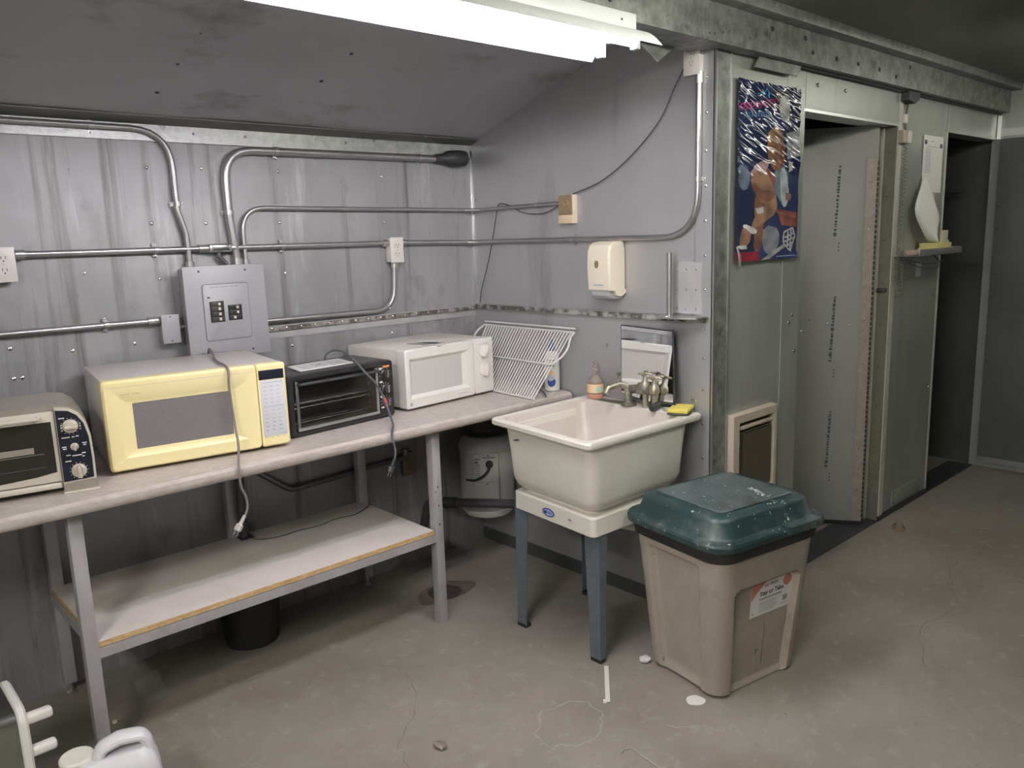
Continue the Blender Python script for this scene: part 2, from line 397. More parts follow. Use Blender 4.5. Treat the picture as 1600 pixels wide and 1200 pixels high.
# upper row and lower row of sheets, each lapped a little over its neighbour
ups = [(-1.7, -0.62), (-0.62, 0.36), (0.36, 1.302), (1.302, 2.395), (2.395, 2.668)]
for i, (a, b) in enumerate(ups):
    MB().box(a, b + (0.02 if b < 2.6 else 0), YB - 0.0035 + 0.0012 * (i % 2), YB, 1.225, 1.995).build('sheet_panel', 'sheet', wall_back, smooth=False)
los = [(-1.7, -0.30), (-0.30, 0.86), (0.86, 1.98), (1.98, 2.668)]
for i, (a, b) in enumerate(los):
    MB().box(a, b, YB - 0.006 + 0.0012 * (i % 2), YB, 0.0, 1.229).build('sheet_panel', 'sheet', wall_back, smooth=False)
sc = MB()
for (x, z) in [(1.096, 1.896), (1.301, 1.9), (1.092, 1.693), (1.299, 1.69), (1.625, 1.898), (2.133, 1.89), (1.612, 1.689), (2.136, 1.686), (1.616, 1.572),
               (1.619, 1.478), (2.139, 1.286), (2.142, 1.17), (1.624, 1.168), (0.839, 1.52), (1.098, 1.484), (0.576, 1.277), (0.981, 1.249), (0.769, 1.247),
               (0.575, 1.172), (0.60, 1.172), (0.38, 1.69), (0.38, 1.9), (1.619, 1.95)]:
    sc.dome((x, YB - 0.005, z), (0, -1, 0), 0.0075)
sc.build('screw_heads', 'bright', wall_back, 'stuff')
trim1 = struct('trim_1', MB().box(XL, XS, YB - 0.012, YB - 0.002, 1.992, 2.062, 0.001), 'spangle')
sc = MB()
for x in [0.35, 0.78, 1.281, 1.489, 1.95, 2.4]: sc.dome((x, YB - 0.012, 2.028), (0, -1, 0), 0.006)
sc.build('screw_heads', 'bright', trim1, 'stuff')
# rail along the back wall, right of the breaker panel: grimy slotted edge over a smooth lip
trim2 = struct('trim_2', MB().box(1.47, XS - 0.01, YB - 0.010, YB - 0.004, 1.208, 1.262), 'frame_paint')
MB().box(1.47, XS - 0.01, YB - 0.020, YB - 0.006, 1.240, 1.258).build('slotted_edge', 'rust_strip', trim2, smooth=False)
sc = MB()
for k in range(17): sc.dome((1.53 + 0.068 * k, YB - 0.020, 1.250), (0, -1, 0), 0.006)
sc.build('rivets', 'bright', trim2, 'stuff')
sc = MB()
for x in [2.22, 2.05, 1.8]: sc.dome((x, YB - 0.010, 1.222), (0, -1, 0), 0.005)

wall_side = struct('wall_side', MB().box(XS, XS + .02, YP, YB + .1, 0.0, 2.56), 'sheet')
MB().box(XS - 0.003, XS, 1.852, YB - 0.004, 1.262, 2.50).build('sheet_panel', 'sheet_side', wall_side, smooth=False)
MB().box(XS - 0.004, XS, 1.842, YB - 0.004, 0.06, 1.246).build('sheet_panel', 'sheet_side', wall_side, smooth=False)
MB().box(XS - 0.006, XS, YP - 0.004, 1.842, 0.02, 2.33).build('edge_panel', 'sheet_side', wall_side, smooth=False)
MB().box(XS - 0.012, XS, YB - 0.012, YB - 0.002, 0.9, 2.03, 0.002).build('corner_bead', 'bright', wall_side)
sc = MB()
for (y, z) in [(3.159, 1.786), (3.154, 1.377), (1.800, 2.034), (1.80, 1.895), (1.80, 1.767), (1.80, 1.636), (1.80, 1.504), (1.80, 1.374), (1.80, 1.22), (1.80, 1.105), (1.80, .977),
               (1.80, .84), (1.80, .7), (2.572, 2.269), (2.6, 1.1), (2.3, 1.12), (1.84, .93), (1.85, .93), (1.80, 2.16)]:
    sc.dome((XS - 0.005, y, z), (-1, 0, 0), 0.0075)
sc.build('screw_heads', 'bright', wall_side, 'stuff')
MB().box(XS - 0.0045, XS - 0.002, 2.475, 2.52, 2.15, 2.205).build('patch', 'frame_paint', wall_side, smooth=False)
MB().box(XS - 0.012, XS - 0.001, 1.90, YB - .01, 0.0, 0.062).build('baseboard_side', 'door_dark', None, 'structure', False)
# mottled rail along the side wall
trim3 = struct('trim_3', MB().box(XS - 0.020, XS - 0.002, 1.79, YB - 0.02, 1.246, 1.268), 'grime')
MB().box(XS - 0.022, XS - 0.002, 1.78, YB - 0.02, 1.268, 1.272).build('rail_lip', 'alu', trim3, smooth=False)

# corner post and the partition, with two doorways
trim4 = struct('trim_4', MB().box(XS - 0.004, XS + 0.10, YP - 0.008, YP + 0.03, 0, 2.285), 'spangle_dark')
MB().box(XS - 0.006, XS + 0.002, YP - 0.012, YP, 0.0, 2.28).build('edge_bead', 'alu', trim4, smooth=False)
MB().box(XS + 0.092, XS + 0.098, YP - 0.013, YP, 0.0, 2.28).build('edge_bead', 'alu', trim4, smooth=False)
D1a, D1b, D2a, DT = 3.325, 4.285, 4.955, 2.096
TH = 0.10
wp = struct('wall_partition', MB().box(XS + 0.02, D1a, YP, YP + TH, 0, ZC), 'sheet_green')
for nm, bx in (('pier', (D1b, D2a, YP, YP + TH, 0, ZC)), ('lintel', (D1a, D1b, YP, YP + TH, DT, ZC)), ('lintel', (D2a, XR, YP, YP + TH, DT, ZC))):
    MB().box(*bx).build(nm, 'sheet_green', wp, smooth=False)
MB().box(2.775, 3.19, YP - 0.003, YP, 0.0, 2.285).build('sheet_panel', 'sheet_green', wp, smooth=False)
MB().box(3.19, 3.337, YP - 0.006, YP, 0.0, 2.285).build('sheet_panel', 'sheet_green', wp, smooth=False)
MB().box(3.345, 4.292, YP - 0.004, YP, DT, 2.285).build('sheet_panel', 'sheet_green', wp, smooth=False)
MB().box(4.335, 4.935, YP - 0.004, YP, 0.03, 2.285).build('sheet_panel', 'sheet_green', wp, smooth=False)
MB().box(4.285, 4.335, YP - 0.009, YP, 0.0, 2.285).build('corner_strip', 'jamb_cream', wp, smooth=False)
MB().box(4.94, 4.955, YP - 0.007, YP, DT, 2.28).build('joint_strip', 'alu', wp, smooth=False)
MB().box(4.935, 4.957, YP - 0.006, YP, 0.0, DT).build('corner_strip', 'jamb_cream', wp, smooth=False)
MB().box(4.957, XR, YP - 0.004, YP, DT, 2.285).build('sheet_panel', 'sheet_green', wp, smooth=False)
MB().box(D1a, D1b, YP - 0.008, YP + TH, DT - 0.012, DT).build('lintel_lip', 'alu', wp, smooth=False)
sc = MB()
for (x, z) in [(3.279, 1.224), (3.254, 1.193), (3.306, 1.062), (4.899, 1.228), (4.875, 1.2), (3.44, 2.2), (3.7, 2.2), (4.899, 0.66)]:
    sc.dome((x, YP - 0.006, z), (0, -1, 0), 0.009)
sc.build('screw_heads', 'bright', wp, 'stuff')
# lining of the first doorway
tj = struct('trim_5', MB().box(D1b - 0.008, D1b, YP - 0.004, YP + 0.062, 0, DT - .012), 'jamb_brown')
MB().box(D1b - 0.022, D1b - 0.008, YP + 0.052, YP + TH + 0.01, 0, DT - .015, 0.002).build('door_stop', 'jamb_cream', tj)
sc = MB()
for k in range(9): sc.dome((D1b - 0.008, YP + 0.03, 0.2 + k * 0.22), (-1, 0, 0), 0.004, n=6)
for k in range(9): sc.dome((D1b - 0.022, YP + 0.08, 0.25 + k * 0.21), (-1, 0, 0), 0.004, n=6)
sc.build('screw_heads', 'dark_steel', tj, 'stuff')
MB().box(D1b - 0.03, D1b - 0.004, YP + 0.005, YP + 0.05, 1.255, 1.275, 0.002).build('strike_plate', 'dark_steel', tj)
struct('trim_6', MB().box(D1a, D1b, YP - 0.01, YP + 0.15, 0, 0.006), 'dark_steel')
struct('trim_7', MB().box(D2a, XR - 0.02, YP - 0.01, YP + 0.14, 0, 0.006), 'dark_steel')
struct('baseboard_partition', MB().box(D1b, D2a, YP - 0.012, YP, 0, 0.028), 'dark_steel')
vent = MB().box(4.456, 4.83, YP - 0.010, YP - 0.004, 0.045, 0.13, 0.002).build('vent_cover', 'sheet_green')
tag(vent, 'small flat galvanised cover plate low on the partition by the floor', 'cover plate')
sc = MB()
for p in ((4.47, .055), (4.815, .055), (4.47, .12), (4.815, .12)): sc.dome((p[0], YP - .010, p[1]), (0, -1, 0), .005)
sc.build('screw_heads', 'dark_steel', vent, 'stuff')

# beam over the alcove mouth and the partition
beam = struct('trim_8', MB().box(XL, XR, 1.70, 1.86, 2.252, ZC), 'spangle_dark')
MB().box(XL, XR, 1.640, 1.70, ZC - 0.040, ZC, 0.002).build('top_angle', 'spangle_dark', beam)
MB().box(2.50, 2.76, 1.695, 1.70, 2.25, ZC - 0.03).build('splice_plate', 'spangle_dark', beam, smooth=False)
MB().prism([(2.92, 2.252), (3.245, 2.252), (3.215, 2.208), (2.885, 2.208)], 1.735, 1.742).build('flashing_plate', 'spangle_dark', beam, smooth=False)
MB().prism([(2.30, 2.252), (2.52, 2.252), (2.42, 2.19)], 1.84, 1.845).build('flashing_plate', 'spangle_dark', beam, smooth=False)
MB().box(3.25, 5.74, 1.735, 1.765, 2.246, 2.252).build('caulk_bead', 'dark_steel', beam, smooth=False)
sc = MB()
for (x, z) in [(2.523, 2.273), (2.554, 2.275), (2.605, 2.286), (2.946, 2.346), (3.198, 2.345), (3.264, 2.299), (3.471, 2.299), (3.676, 2.301), (3.892, 2.301), (4.076, 2.289), (4.232, 2.349), (1.6, 2.3), (2.0, 2.3)]:
    sc.dome((x, 1.70, z), (0, -1, 0), 0.010)
sc.build('bolt_heads', 'dark_steel', beam, 'stuff')

# ceilings: sloped over the alcove, flat over the room
zs = lambda y: 2.058 + 0.315 * (YB - y)
cm = MB()
ys = [YB + 0.02, 2.9, 2.6, 2.3, 2.0, 1.80]
n = 24
rows = []
for y in ys:
    rows.append([(XL + (XS + .02 - XL) * i / n, y, zs(y) - (0.012 * math.sin(i * 1.3) * math.sin((y - 1.8) * 2.2) if 0 < i < n else 0)) for i in range(n + 1)])
top = [[(p[0], p[1], p[2] + 0.03) for p in r] for r in rows]
cm.loft(rows, False, False, closed=False); cm.loft(top, False, False, closed=False)
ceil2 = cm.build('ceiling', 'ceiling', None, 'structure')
sc = MB()
for (x, y, z) in [(1.103, 2.6, 2.262), (1.021, 2.6, 2.16), (0.95, 2.6, 2.069), (1.804, 2.6, 2.387), (1.645, 2.6, 2.264), (1.516, 2.6, 2.158)]:
    d = Vector((x, y, z)) - Vector((0, 0, 1.6))
    t = (2.058 + 0.315 * YB - 1.6) / (d.z + 0.315 * d.y)
    p = Vector((0, 0, 1.6)) + d * t
    sc.dome((p.x, p.y, p.z - 0.004), (0, -.3, -1), 0.008)
sc.build('screw_heads', 'dark_steel', ceil2, 'stuff')
zl = lambda y, d: zs(y) - d
cs_ = MB().loft([[(x, YB - .002, zl(YB, .004)), (x, YB - .07, zl(YB - .07, .004)), (x, YB - .07, zl(YB - .07, .008)), (x, YB - .002, zl(YB, .010))] for x in (XL, XS)])
cs_.build('edge_strip', 'ceiling_main', ceil2, smooth=False)
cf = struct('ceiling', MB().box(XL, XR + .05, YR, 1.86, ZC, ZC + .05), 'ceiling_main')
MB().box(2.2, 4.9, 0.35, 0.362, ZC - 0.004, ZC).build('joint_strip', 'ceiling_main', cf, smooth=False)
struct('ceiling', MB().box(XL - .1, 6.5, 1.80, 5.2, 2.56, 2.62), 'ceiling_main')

# shell behind the camera and beyond the doorways
struct('wall_left', MB().box(XL - .1, XL, YR, YB, 0, 2.6), 'sheet_green')
struct('wall_rear', MB().box(XL - .1, XR + .1, YR - .1, YR, 0, 2.5), 'sheet_green')
wr = struct('wall_right', MB().box(XR, XR + .04, YR, YP + .02, 0, ZC + .05), 'sheet_green')
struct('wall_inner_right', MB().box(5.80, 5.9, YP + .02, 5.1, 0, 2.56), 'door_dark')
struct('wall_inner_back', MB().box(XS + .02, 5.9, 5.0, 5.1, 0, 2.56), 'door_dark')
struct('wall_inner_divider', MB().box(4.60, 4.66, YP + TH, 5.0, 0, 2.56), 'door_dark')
hk = MB()
for z in (1.79, 1.765): hk.tube([(5.80, 1.96, z), (5.74, 1.96, z), (5.74, 2.12, z), (5.80, 2.12, z)], 0.004, 6)
tag(hk.build('coat_rail', 'dark_steel'), 'pair of thin dark rods on the unlit wall inside the far doorway', 'rail')
MB().box(XR - 0.010, XR, 1.74, 1.762, 2.10, 2.40).build('corner_bead', 'bright', wr, smooth=False)
MB().box(XR - 0.006, XR, -3.3, 1.738, 2.115, 2.16).build('joint_strip', 'alu', wr, smooth=False)
# big framed door on the right wall
d2 = struct('door_2', MB().box(XR - 0.030, XR - 0.004, 0.62, 1.735, 0.04, 2.098, 0.002), 'door_right')
MB().box(XR - 0.036, XR - 0.030, 0.70, 1.655, 1.05, 2.04).build('door_panel', 'door_right', d2, smooth=False)
MB().box(XR - 0.036, XR - 0.030, 0.70, 1.655, 0.12, 1.03).build('door_panel', 'door_right', d2, smooth=False)
MB().box(XR - 0.040, XR - 0.030, 0.62, 1.735, 0.04, 0.075).build('kick_strip', 'alu', d2, smooth=False)
sc = MB()
for k in range(14): sc.dome((XR - 0.030, 1.715, 0.15 + k * .14), (-1, 0, 0), 0.005, n=6)
sc.build('rivets', 'dark_steel', d2, 'stuff')

# open insulated door in the first doorway, swung into the room behind
d1 = thing('door_1', None, None, (4.215, 1.835, 0), math.atan2(0.83, -0.55))
d1['kind'] = 'structure'
d1.name = 'door_1'
W1 = 0.86
MB().box(0, W1, 0.0, 0.06, 0.022, 2.088, 0.003).build('door_leaf', 'door_grey', d1)
MB().box(0.0, 0.052, 0.06, 0.064, 0.03, 1.93).build('hinge_strip', 'hinge', d1, smooth=False)
sc = MB()
for k in range(72): sc.box(-0.006, 0.004, 0.058, 0.068, 0.05 + k * 0.026, 0.05 + k * 0.026 + 0.017)
sc.build('hinge_knuckles', 'dark_steel', d1, 'stuff', smooth=False)
sc = MB()
for k in range(8): sc.dome((0.03, 0.064, 0.2 + k * .23), (0, 1, 0), 0.005, n=6)
for p in ((0.30, 1.12), (0.21, 1.10), (0.34, 1.06), (0.10, 1.09)): sc.dome((p[0], 0.06, p[1]), (0, 1, 0), 0.006, n=6)
sc.build('screw_heads', 'bright', d1, 'stuff')
for z1, z0 in ((1.90, 1.56), (1.24, 0.90), (0.63, 0.33)):
    pr = MB()
    z = z1
    while z > z0:
        h = rnd.choice([0.006, 0.009, 0.012, 0.018])
        w = rnd.uniform(0.010, 0.016)
        xx = 0.172 + 0.012 * (z1 - z) / 0.34
        pr.box(xx, xx + w, 0.060, 0.0604, z - h, z)
        z -= h + rnd.choice([0.003, 0.005, 0.008])
    for q in range(3): pr.box(0.166, 0.174, 0.060, 0.0604, z0 - .05 - q * .018, z0 - .043 - q * .018)
    pr.build('stencil_print', 'print', d1, smooth=False)
sc = MB().box(0.0, W1, 0.052, 0.062, 0.008, 0.024)
sc.build('door_sweep', 'rubber', d1, smooth=False)

# ------------------------------------------------------------------ lamps
def shop_light(loc, rz, tubemat, label, x0, x1, wings=True):
    t = thing('fluorescent_light', label, 'light', loc, rz)
    MB().box(x0 + .02, x1, -0.055, 0.055, -0.058, 0.0, 0.004).build('housing', 'lamp_white', t)
    prof = []
    for k in range(9):
        a = k / 8
        prof.append((-0.055 - 0.085 * a, -0.052 - 0.052 * a * a))
    r1 = [(x0, y, z) for y, z in prof]
    for sgn in (-1, 1) if wings else ():
        rr = []
        for xx in (x0, x1 + 0.015):
            rr.append([(xx, sgn * abs(y), z) for y, z in prof] + [(xx, sgn * (abs(y) - .002), z + .003) for y, z in reversed(prof)])
        MB().loft(rr).build('reflector', 'lamp_white', t)
    MB().box(x0 + .02, x1, -0.056, 0.056, -0.066, -0.058).build('base_plate', 'lamp_white', t, smooth=False)
    for y in (-0.068, 0.068):
        MB().tube([(x0 + 0.045, y, -0.088), (x1 - 0.035, y, -0.088)], 0.0135, 14).build('tube', tubemat, t)
        for xx in (x0 + 0.03, x1 - 0.022):
            MB().box(xx - .012, xx + .008, y - .013, y + .013, -0.108, -0.058, 0.003).build('tube_socket', 'lamp_white', t)
    MB().dome((x1 - .07, -0.055, -0.025), (0, -1, 0), 0.004).build('screw', 'dark_steel', t)
    return t
shop_light((0, 1.688, 2.250), 0, 'tube', 'white twin tube fluorescent light, lit, mounted along the edge of the steel beam', 0.80, 2.045)
shop_light((2.2, 0.80, 2.416), 0, 'tube_rear', 'second lit fluorescent light, on the flat ceiling above the top edge of the picture', -0.62, 0.62, False)
shop_light((4.72, 0.90, 2.416), 0, 'tube_dim', 'dimmer ageing fluorescent light on the flat ceiling, out of view to the right', -0.62, 0.62, False)
shop_light((-0.95, 0.35, 2.416), PI / 2, 'tube_fill', 'unseen fluorescent fill light added on the flat ceiling, behind the viewer', -0.62, 0.62, False)  # unseen lamp added as fill, brightens faces turned left

# ------------------------------------------------------------------ conduit runs
def strap(parent, p, along, nrm=(0, -1, 0), r=0.011):
    p = Vector(p); a = Vector(along).normalized(); nv = Vector(nrm)
    s = a.cross(nv).normalized()
    mb = MB()
    pts = [p - s * 0.026 - nv * .012, p - s * 0.014 - nv * .012]
    for k in range(7):
        an = PI * k / 6
        pts.append(p - s * math.cos(an) * (r + .002) + nv * (math.sin(an) * (r + .002)))
    pts += [p + s * 0.014 - nv * .012, p + s * 0.026 - nv * .012]
    rr = [[q + a * .008, q + a * .008 + nv * .0018, q - a * .008 + nv * .0018, q - a * .008] for q in pts]
    mb.loft(rr)
    mb.dome(p - s * .022 - nv * .010, nv, .005, n=6); mb.dome(p + s * .022 - nv * .010, nv, .005, n=6)
    return mb.build('strap', 'alu', parent)
def coupler(parent, p, q, r=0.016):
    return MB().tube([p, q], r, 12).build('connector', 'alu', parent)
yc = 3.165
R1 = 0.0115
def run(name, label, pts, rad, straps=(), ends=(), r=R1, m='conduit'):
    t = thing(name, label, 'conduit', (0, 0, 0))
    p0 = Vector(pts[0]); t.location = p0
    q = fillet(pts, rad)
    MB().tube([p - p0 for p in q], r, 12).build('pipe', m, t)
    for s in straps:
        o = strap(t, Vector(s[0]) - p0, s[1], s[2] if len(s) > 2 else (0, -1, 0), r)
    for e in ends: coupler(t, Vector(e[0]) - p0, Vector(e[1]) - p0, r + .005)
    return t
run('conduit', 'highest steel conduit, running right under the ceiling then curving down into the panel', [(-1.65, yc, 2.033), (1.185, yc, 2.033), (1.185, yc, 1.74), (1.209, yc, 1.65), (1.213, yc, 1.528)], [0.15, 0.08, 0.08],
    [((0.913, yc, 2.033), (1, 0, 0)), ((1.188, yc, 1.763), (0, 0, 1)), ((-0.3, yc, 2.033), (1, 0, 0))], [((1.213, yc, 1.545), (1.213, yc, 1.52))])
t = run('conduit', 'thick steel conduit rising from the panel and bending right to a black corner elbow', [(1.404, yc, 1.528), (1.386, yc, 1.72), (1.386, yc, 1.974), (2.47, yc, 1.979)], [0.05, 0.16],
    [((1.387, yc, 1.731), (0, 0, 1)), ((1.608, yc, 1.976), (1, 0, 0)), ((2.333, yc, 1.979), (1, 0, 0))], [((1.405, yc, 1.55), (1.404, yc, 1.52))], r=0.0165)
fb = MB().tube([(2.43, yc, 1.979), (2.475, yc - .004, 1.980), (2.50, yc - .01, 1.982), (2.56, yc - .012, 1.984), (2.60, yc - .006, 1.985), (2.62, yc, 1.985)], [0.021, 0.024, 0.036, 0.040, 0.038, 0.02], 14)
fb.build('conduit_elbow', 'dark_steel', t, loc=-t.location)
run('conduit', 'thin steel conduit curving out of the panel top and along to the thermostat box', [(1.440, yc, 1.528), (1.438, yc, 1.750), (2.60, yc, 1.738), (2.650, 3.10, 1.736), (2.650, 2.54, 1.741)], [0.10, 0.03, 0.03],
    [((2.650, 2.70, 1.740), (0, 1, 0), (-1, 0, 0))], [((1.44, yc, 1.545), (1.44, yc, 1.52))], r=0.009)
run('conduit', 'straight steel conduit from the left outlet to the small junction fitting above the panel', [(0.62, yc, 1.594), (1.285, yc, 1.593)], 0, [((1.089, yc, 1.594), (1, 0, 0))], [((0.625, yc, 1.594), (0.655, yc, 1.594)), ((1.25, yc, 1.593), (1.29, yc, 1.593))])
run('conduit', 'straight steel conduit between the junction fitting and the outlet right of the panel', [(1.37, yc, 1.593), (2.13, yc, 1.590)], 0, [((1.605, yc, 1.592), (1, 0, 0))], [((1.37, yc, 1.593), (1.40, yc, 1.593)), ((2.10, yc, 1.59), (2.14, yc, 1.59))])
run('conduit', 'long steel conduit rounding the corner, then bending up to the high outlet', [(2.20, yc, 1.590), (2.61, yc, 1.580), (2.652, 3.11, 1.579), (2.652, 1.826, 1.579), (2.652, 1.826, 2.16)], [0.03, 0.03, 0.17],
    [((2.652, 2.479, 1.579), (0, 1, 0), (-1, 0, 0)), ((2.652, 1.826, 1.794), (0, 0, 1), (-1, 0, 0))], [((2.20, yc, 1.59), (2.225, yc, 1.589)), ((2.652, 1.826, 2.14), (2.652, 1.826, 2.18))])
run('conduit', 'steel conduit dropping from the outlet and curving left behind the panel', [(2.163, yc, 1.50), (2.150, yc, 1.282), (1.48, yc, 1.286)], 0.13, [], [((2.163, yc, 1.505), (2.162, yc, 1.475))])
run('conduit', 'lowest left steel conduit, ending at the small square grey box', [(-1.65, yc, 1.330), (1.075, yc, 1.329)], 0, [((0.884, yc, 1.330), (1, 0, 0))], [((1.03, yc, 1.329), (1.07, yc, 1.329))])
run('conduit', 'dull curved conduit on the wall under the counter', [(1.40, yc, 0.88), (1.40, yc, 0.66), (1.55, yc, 0.540), (2.165, yc, 0.56), (2.165, yc, 0.60)], [0.06, 0.08, 0.02], [], [], m='conduit_dark', r=0.013)

jb = thing('junction_fitting', 'small bright elbow fitting in the conduit line above the breaker panel', 'fitting', (1.332, yc - .004, 1.593))
MB().box(-0.046, 0.046, -0.020, 0.016, -0.017, 0.017, 0.008, 3).build('body', 'alu', jb)
MB().box(-0.036, 0.036, -0.023, -0.019, -0.012, 0.012, 0.003).build('cover', 'bright', jb)
MB().tube([(-0.004, 0, -0.012), (-0.004, 0, -0.034), (0.012, 0.002, -0.050), (0.026, 0.004, -0.066)], 0.0095, 10).build('nipple', 'conduit_dark', jb)

# ------------------------------------------------------------------ outlets, boxes
def duplex(name, label, loc, rz, w=0.072, h=0.116, d=0.048, m='outlet', box_m='outlet', n2=0, dk='print'):
    t = thing(name, label, 'outlet', loc, rz)
    MB().box(-w / 2 + .003, w / 2 - .003, -d + .005, 0.0, -h / 2 + .003, h / 2 - .003, 0.003).build('box', box_m, t)
    MB().box(-w / 2, w / 2, -d, -d + .006, -h / 2, h / 2, 0.0022).build('cover_plate', m, t)
    for zc in (0.020, -0.020):
        MB().loft([xz((-0.0165, 0.0165, zc - .0145, zc + .0145), 0.012, -d - .0001), xz((-0.0165, 0.0165, zc - .0145, zc + .0145), 0.012, -d - .0022)]).build('socket', m, t)
        sl = MB()
        for sx in (-0.0065, 0.0065): sl.box(sx - .0012, sx + .0012, -d - .0026, -d - .0021, zc - .001, zc + .008)
        sl.tube([(0, -d - .0026, zc - .0075), (0, -d - .0020, zc - .0075)], .0028, 8)
        sl.build('slots', dk, t, smooth=False)
    MB().dome((0, -d, 0), (0, -1, 0), .003, n=6).build('screw', 'alu', t)
    return t
duplex('outlet', 'white duplex outlet at the left picture edge, joined to a conduit', (0.585, 3.187, 1.562), 0)
duplex('outlet', 'white duplex outlet on the back wall right of the breaker panel', (2.166, 3.187, 1.557), 0)
duplex('outlet', 'white duplex outlet high on the side wall below the beam', (XS - 0.002, 1.848, 2.232), PI / 2 * -1, w=0.072, h=0.124, d=0.034, dk='rust_strip')
duplex('outlet', 'old dark outlet with tan sockets on the wall under the counter', (2.178, 3.187, 0.523), 0, m='outlet_dk', box_m='dark_steel', d=0.03)
gb = thing('junction_box', 'small blank grey junction box left of the breaker panel', 'electrical box', (1.104, 3.187, 1.296))
MB().box(-0.030, 0.030, -0.05, 0, -0.052, 0.050, 0.004).build('box', 'alu', gb)
MB().box(-0.034, 0.034, -0.054, -0.049, -0.056, 0.054, 0.003).build('cover', 'panel_grey', gb)
for z in (-.046, .046): MB().dome((0, -0.054, z), (0, -1, 0), .003, n=6).build('screw', 'dark_steel', gb)
MB().tube([(0.03, -0.02, -0.005), (0.06, -0.015, 0.0), (0.095, -0.012, 0.002)], 0.009, 10).build('nipple', 'conduit', gb)

# breaker panel
pn = thing('breaker_panel', 'grey metal breaker panel with two rows of black breakers on the back wall', 'breaker panel', (1.17, 3.098, 1.165))
MB().box(0.0, 0.300, 0.010, 0.086, 0.01, 0.352, 0.002).build('cabinet', 'panel_grey', pn)
MB().box(-0.016, 0.312, 0.0, 0.011, 0.0, 0.362, 0.003).build('cover', 'panel_grey', pn)
MB().loft([xz((0.050, 0.238, 0.070, 0.292), .012, -0.0002), xz((0.050, 0.238, 0.070, 0.292), .012, -0.0008)]).build('door_gap', 'seam', pn)
pd = MB().loft([xz((0.0525, 0.2355, 0.0725, 0.2895), .010, 0.0), xz((0.0525, 0.2355, 0.0725, 0.2895), .010, -0.004), xz((0.054, 0.234, 0.074, 0.288), .010, -0.005)]).build('door', 'panel_grey', pn)
MB().box(0.067, 0.078, -0.008, -0.004, 0.238, 0.243, .001).build('latch', 'dark_steel', pd)
MB().box(0.074, 0.130, -0.0065, -0.004, 0.143, 0.224).build('breaker_window', 'black', pd, smooth=False)
MB().box(0.146, 0.202, -0.0065, -0.004, 0.146, 0.206).build('breaker_window', 'black', pd, smooth=False)
def breaker(x, z, on=True):
    o = MB().box(x - .024, x + .024, -0.010, -0.006, z - .0085, z + .0085, .001).build('breaker', 'black_shell', pd)
    MB().box(x + (0.003 if on else -.010), x + (.012 if on else -.001), -0.016, -0.009, z - .0052, z + .0052, .001).build('toggle', 'tan_dk', o)
for z in (0.213, 0.195, 0.175, 0.155): breaker(0.102, z)
for z in (0.196, 0.177, 0.157): breaker(0.174, z, z > .17)
lb = MB()
for (x0, x1) in ((0.076, 0.132), (0.146, 0.204)):
    for z in (0.133, 0.128): lb.box(x0, x1, -0.0054, -0.005, z, z + .0015)
for x0, w in ((.082, .02), (.105, .01), (.122, .03), (.165, .01), (.18, .015)): lb.box(x0, x0 + w, -0.0054, -0.005, .277, .281)
lb.build('print', 'grey_print', pd, 'stuff', smooth=False)
for p in ((0.046, .342), (0.232, .340), (0.238, .023), (0.03, .023)): MB().dome((p[0], 0, p[1]), (0, -1, 0), .0045, n=8).build('screw', 'dark_steel', pn)

# thermostat with its wire
th = thing('thermostat', 'old tan and brown thermostat with a round dial on the side wall', 'thermostat', (XS - .003, 2.506, 1.712), -PI / 2)
MB().box(-0.042, 0.042, -0.030, 0, -0.062, 0.062, 0.002).build('base', 'tan_dk', th)
MB().box(-0.041, 0.040, -0.034, -0.030, -0.024, 0.061, 0.001).build('face_plate', 'bronze', th)
MB().box(-0.041, 0.040, -0.036, -0.030, -0.061, -0.025, 0.001).build('lower_cover', 'tan', th)
MB().lathe([(0.017, 0), (0.017, .005), (.013, .007), (.008, .004)], 20, Matrix.Translation((0.004, -0.034, 0.024)) @ Matrix.Rotation(PI / 2, 4, 'X')).build('dial', 'bronze', th)
w = thing('thin_wire', 'thin dark wire drooping from the high outlet down to the thermostat', 'wire', (2.655, 1.89, 2.20))
o = Vector((2.655, 1.89, 2.20))
MB().tube([p - o for p in spline([(2.655, 1.885, 2.22), (2.655, 1.936, 2.145), (2.653, 2.011, 2.025), (2.653, 2.155, 1.905), (2.653, 2.312, 1.820), (2.650, 2.475, 1.776)])], 0.0022, 6).build('wire_strand', 'dark_steel', w)
w = thing('thin_wire', 'thin dark wire looping under the thermostat conduit and falling to the corner', 'wire', (2.655, 2.56, 1.73))
o = Vector((2.655, 2.56, 1.73))
MB().tube([p - o for p in spline([(2.655, 2.55, 1.735), (2.655, 2.661, 1.702), (2.655, 2.788, 1.708), (2.648, 2.898, 1.750), (2.650, 2.965, 1.755), (2.655, 2.993, 1.695), (2.655, 3.051, 1.51), (2.655, 3.119, 1.35), (2.655, 3.139, 1.274)])], 0.0022, 6).build('wire_strand', 'dark_steel', w)

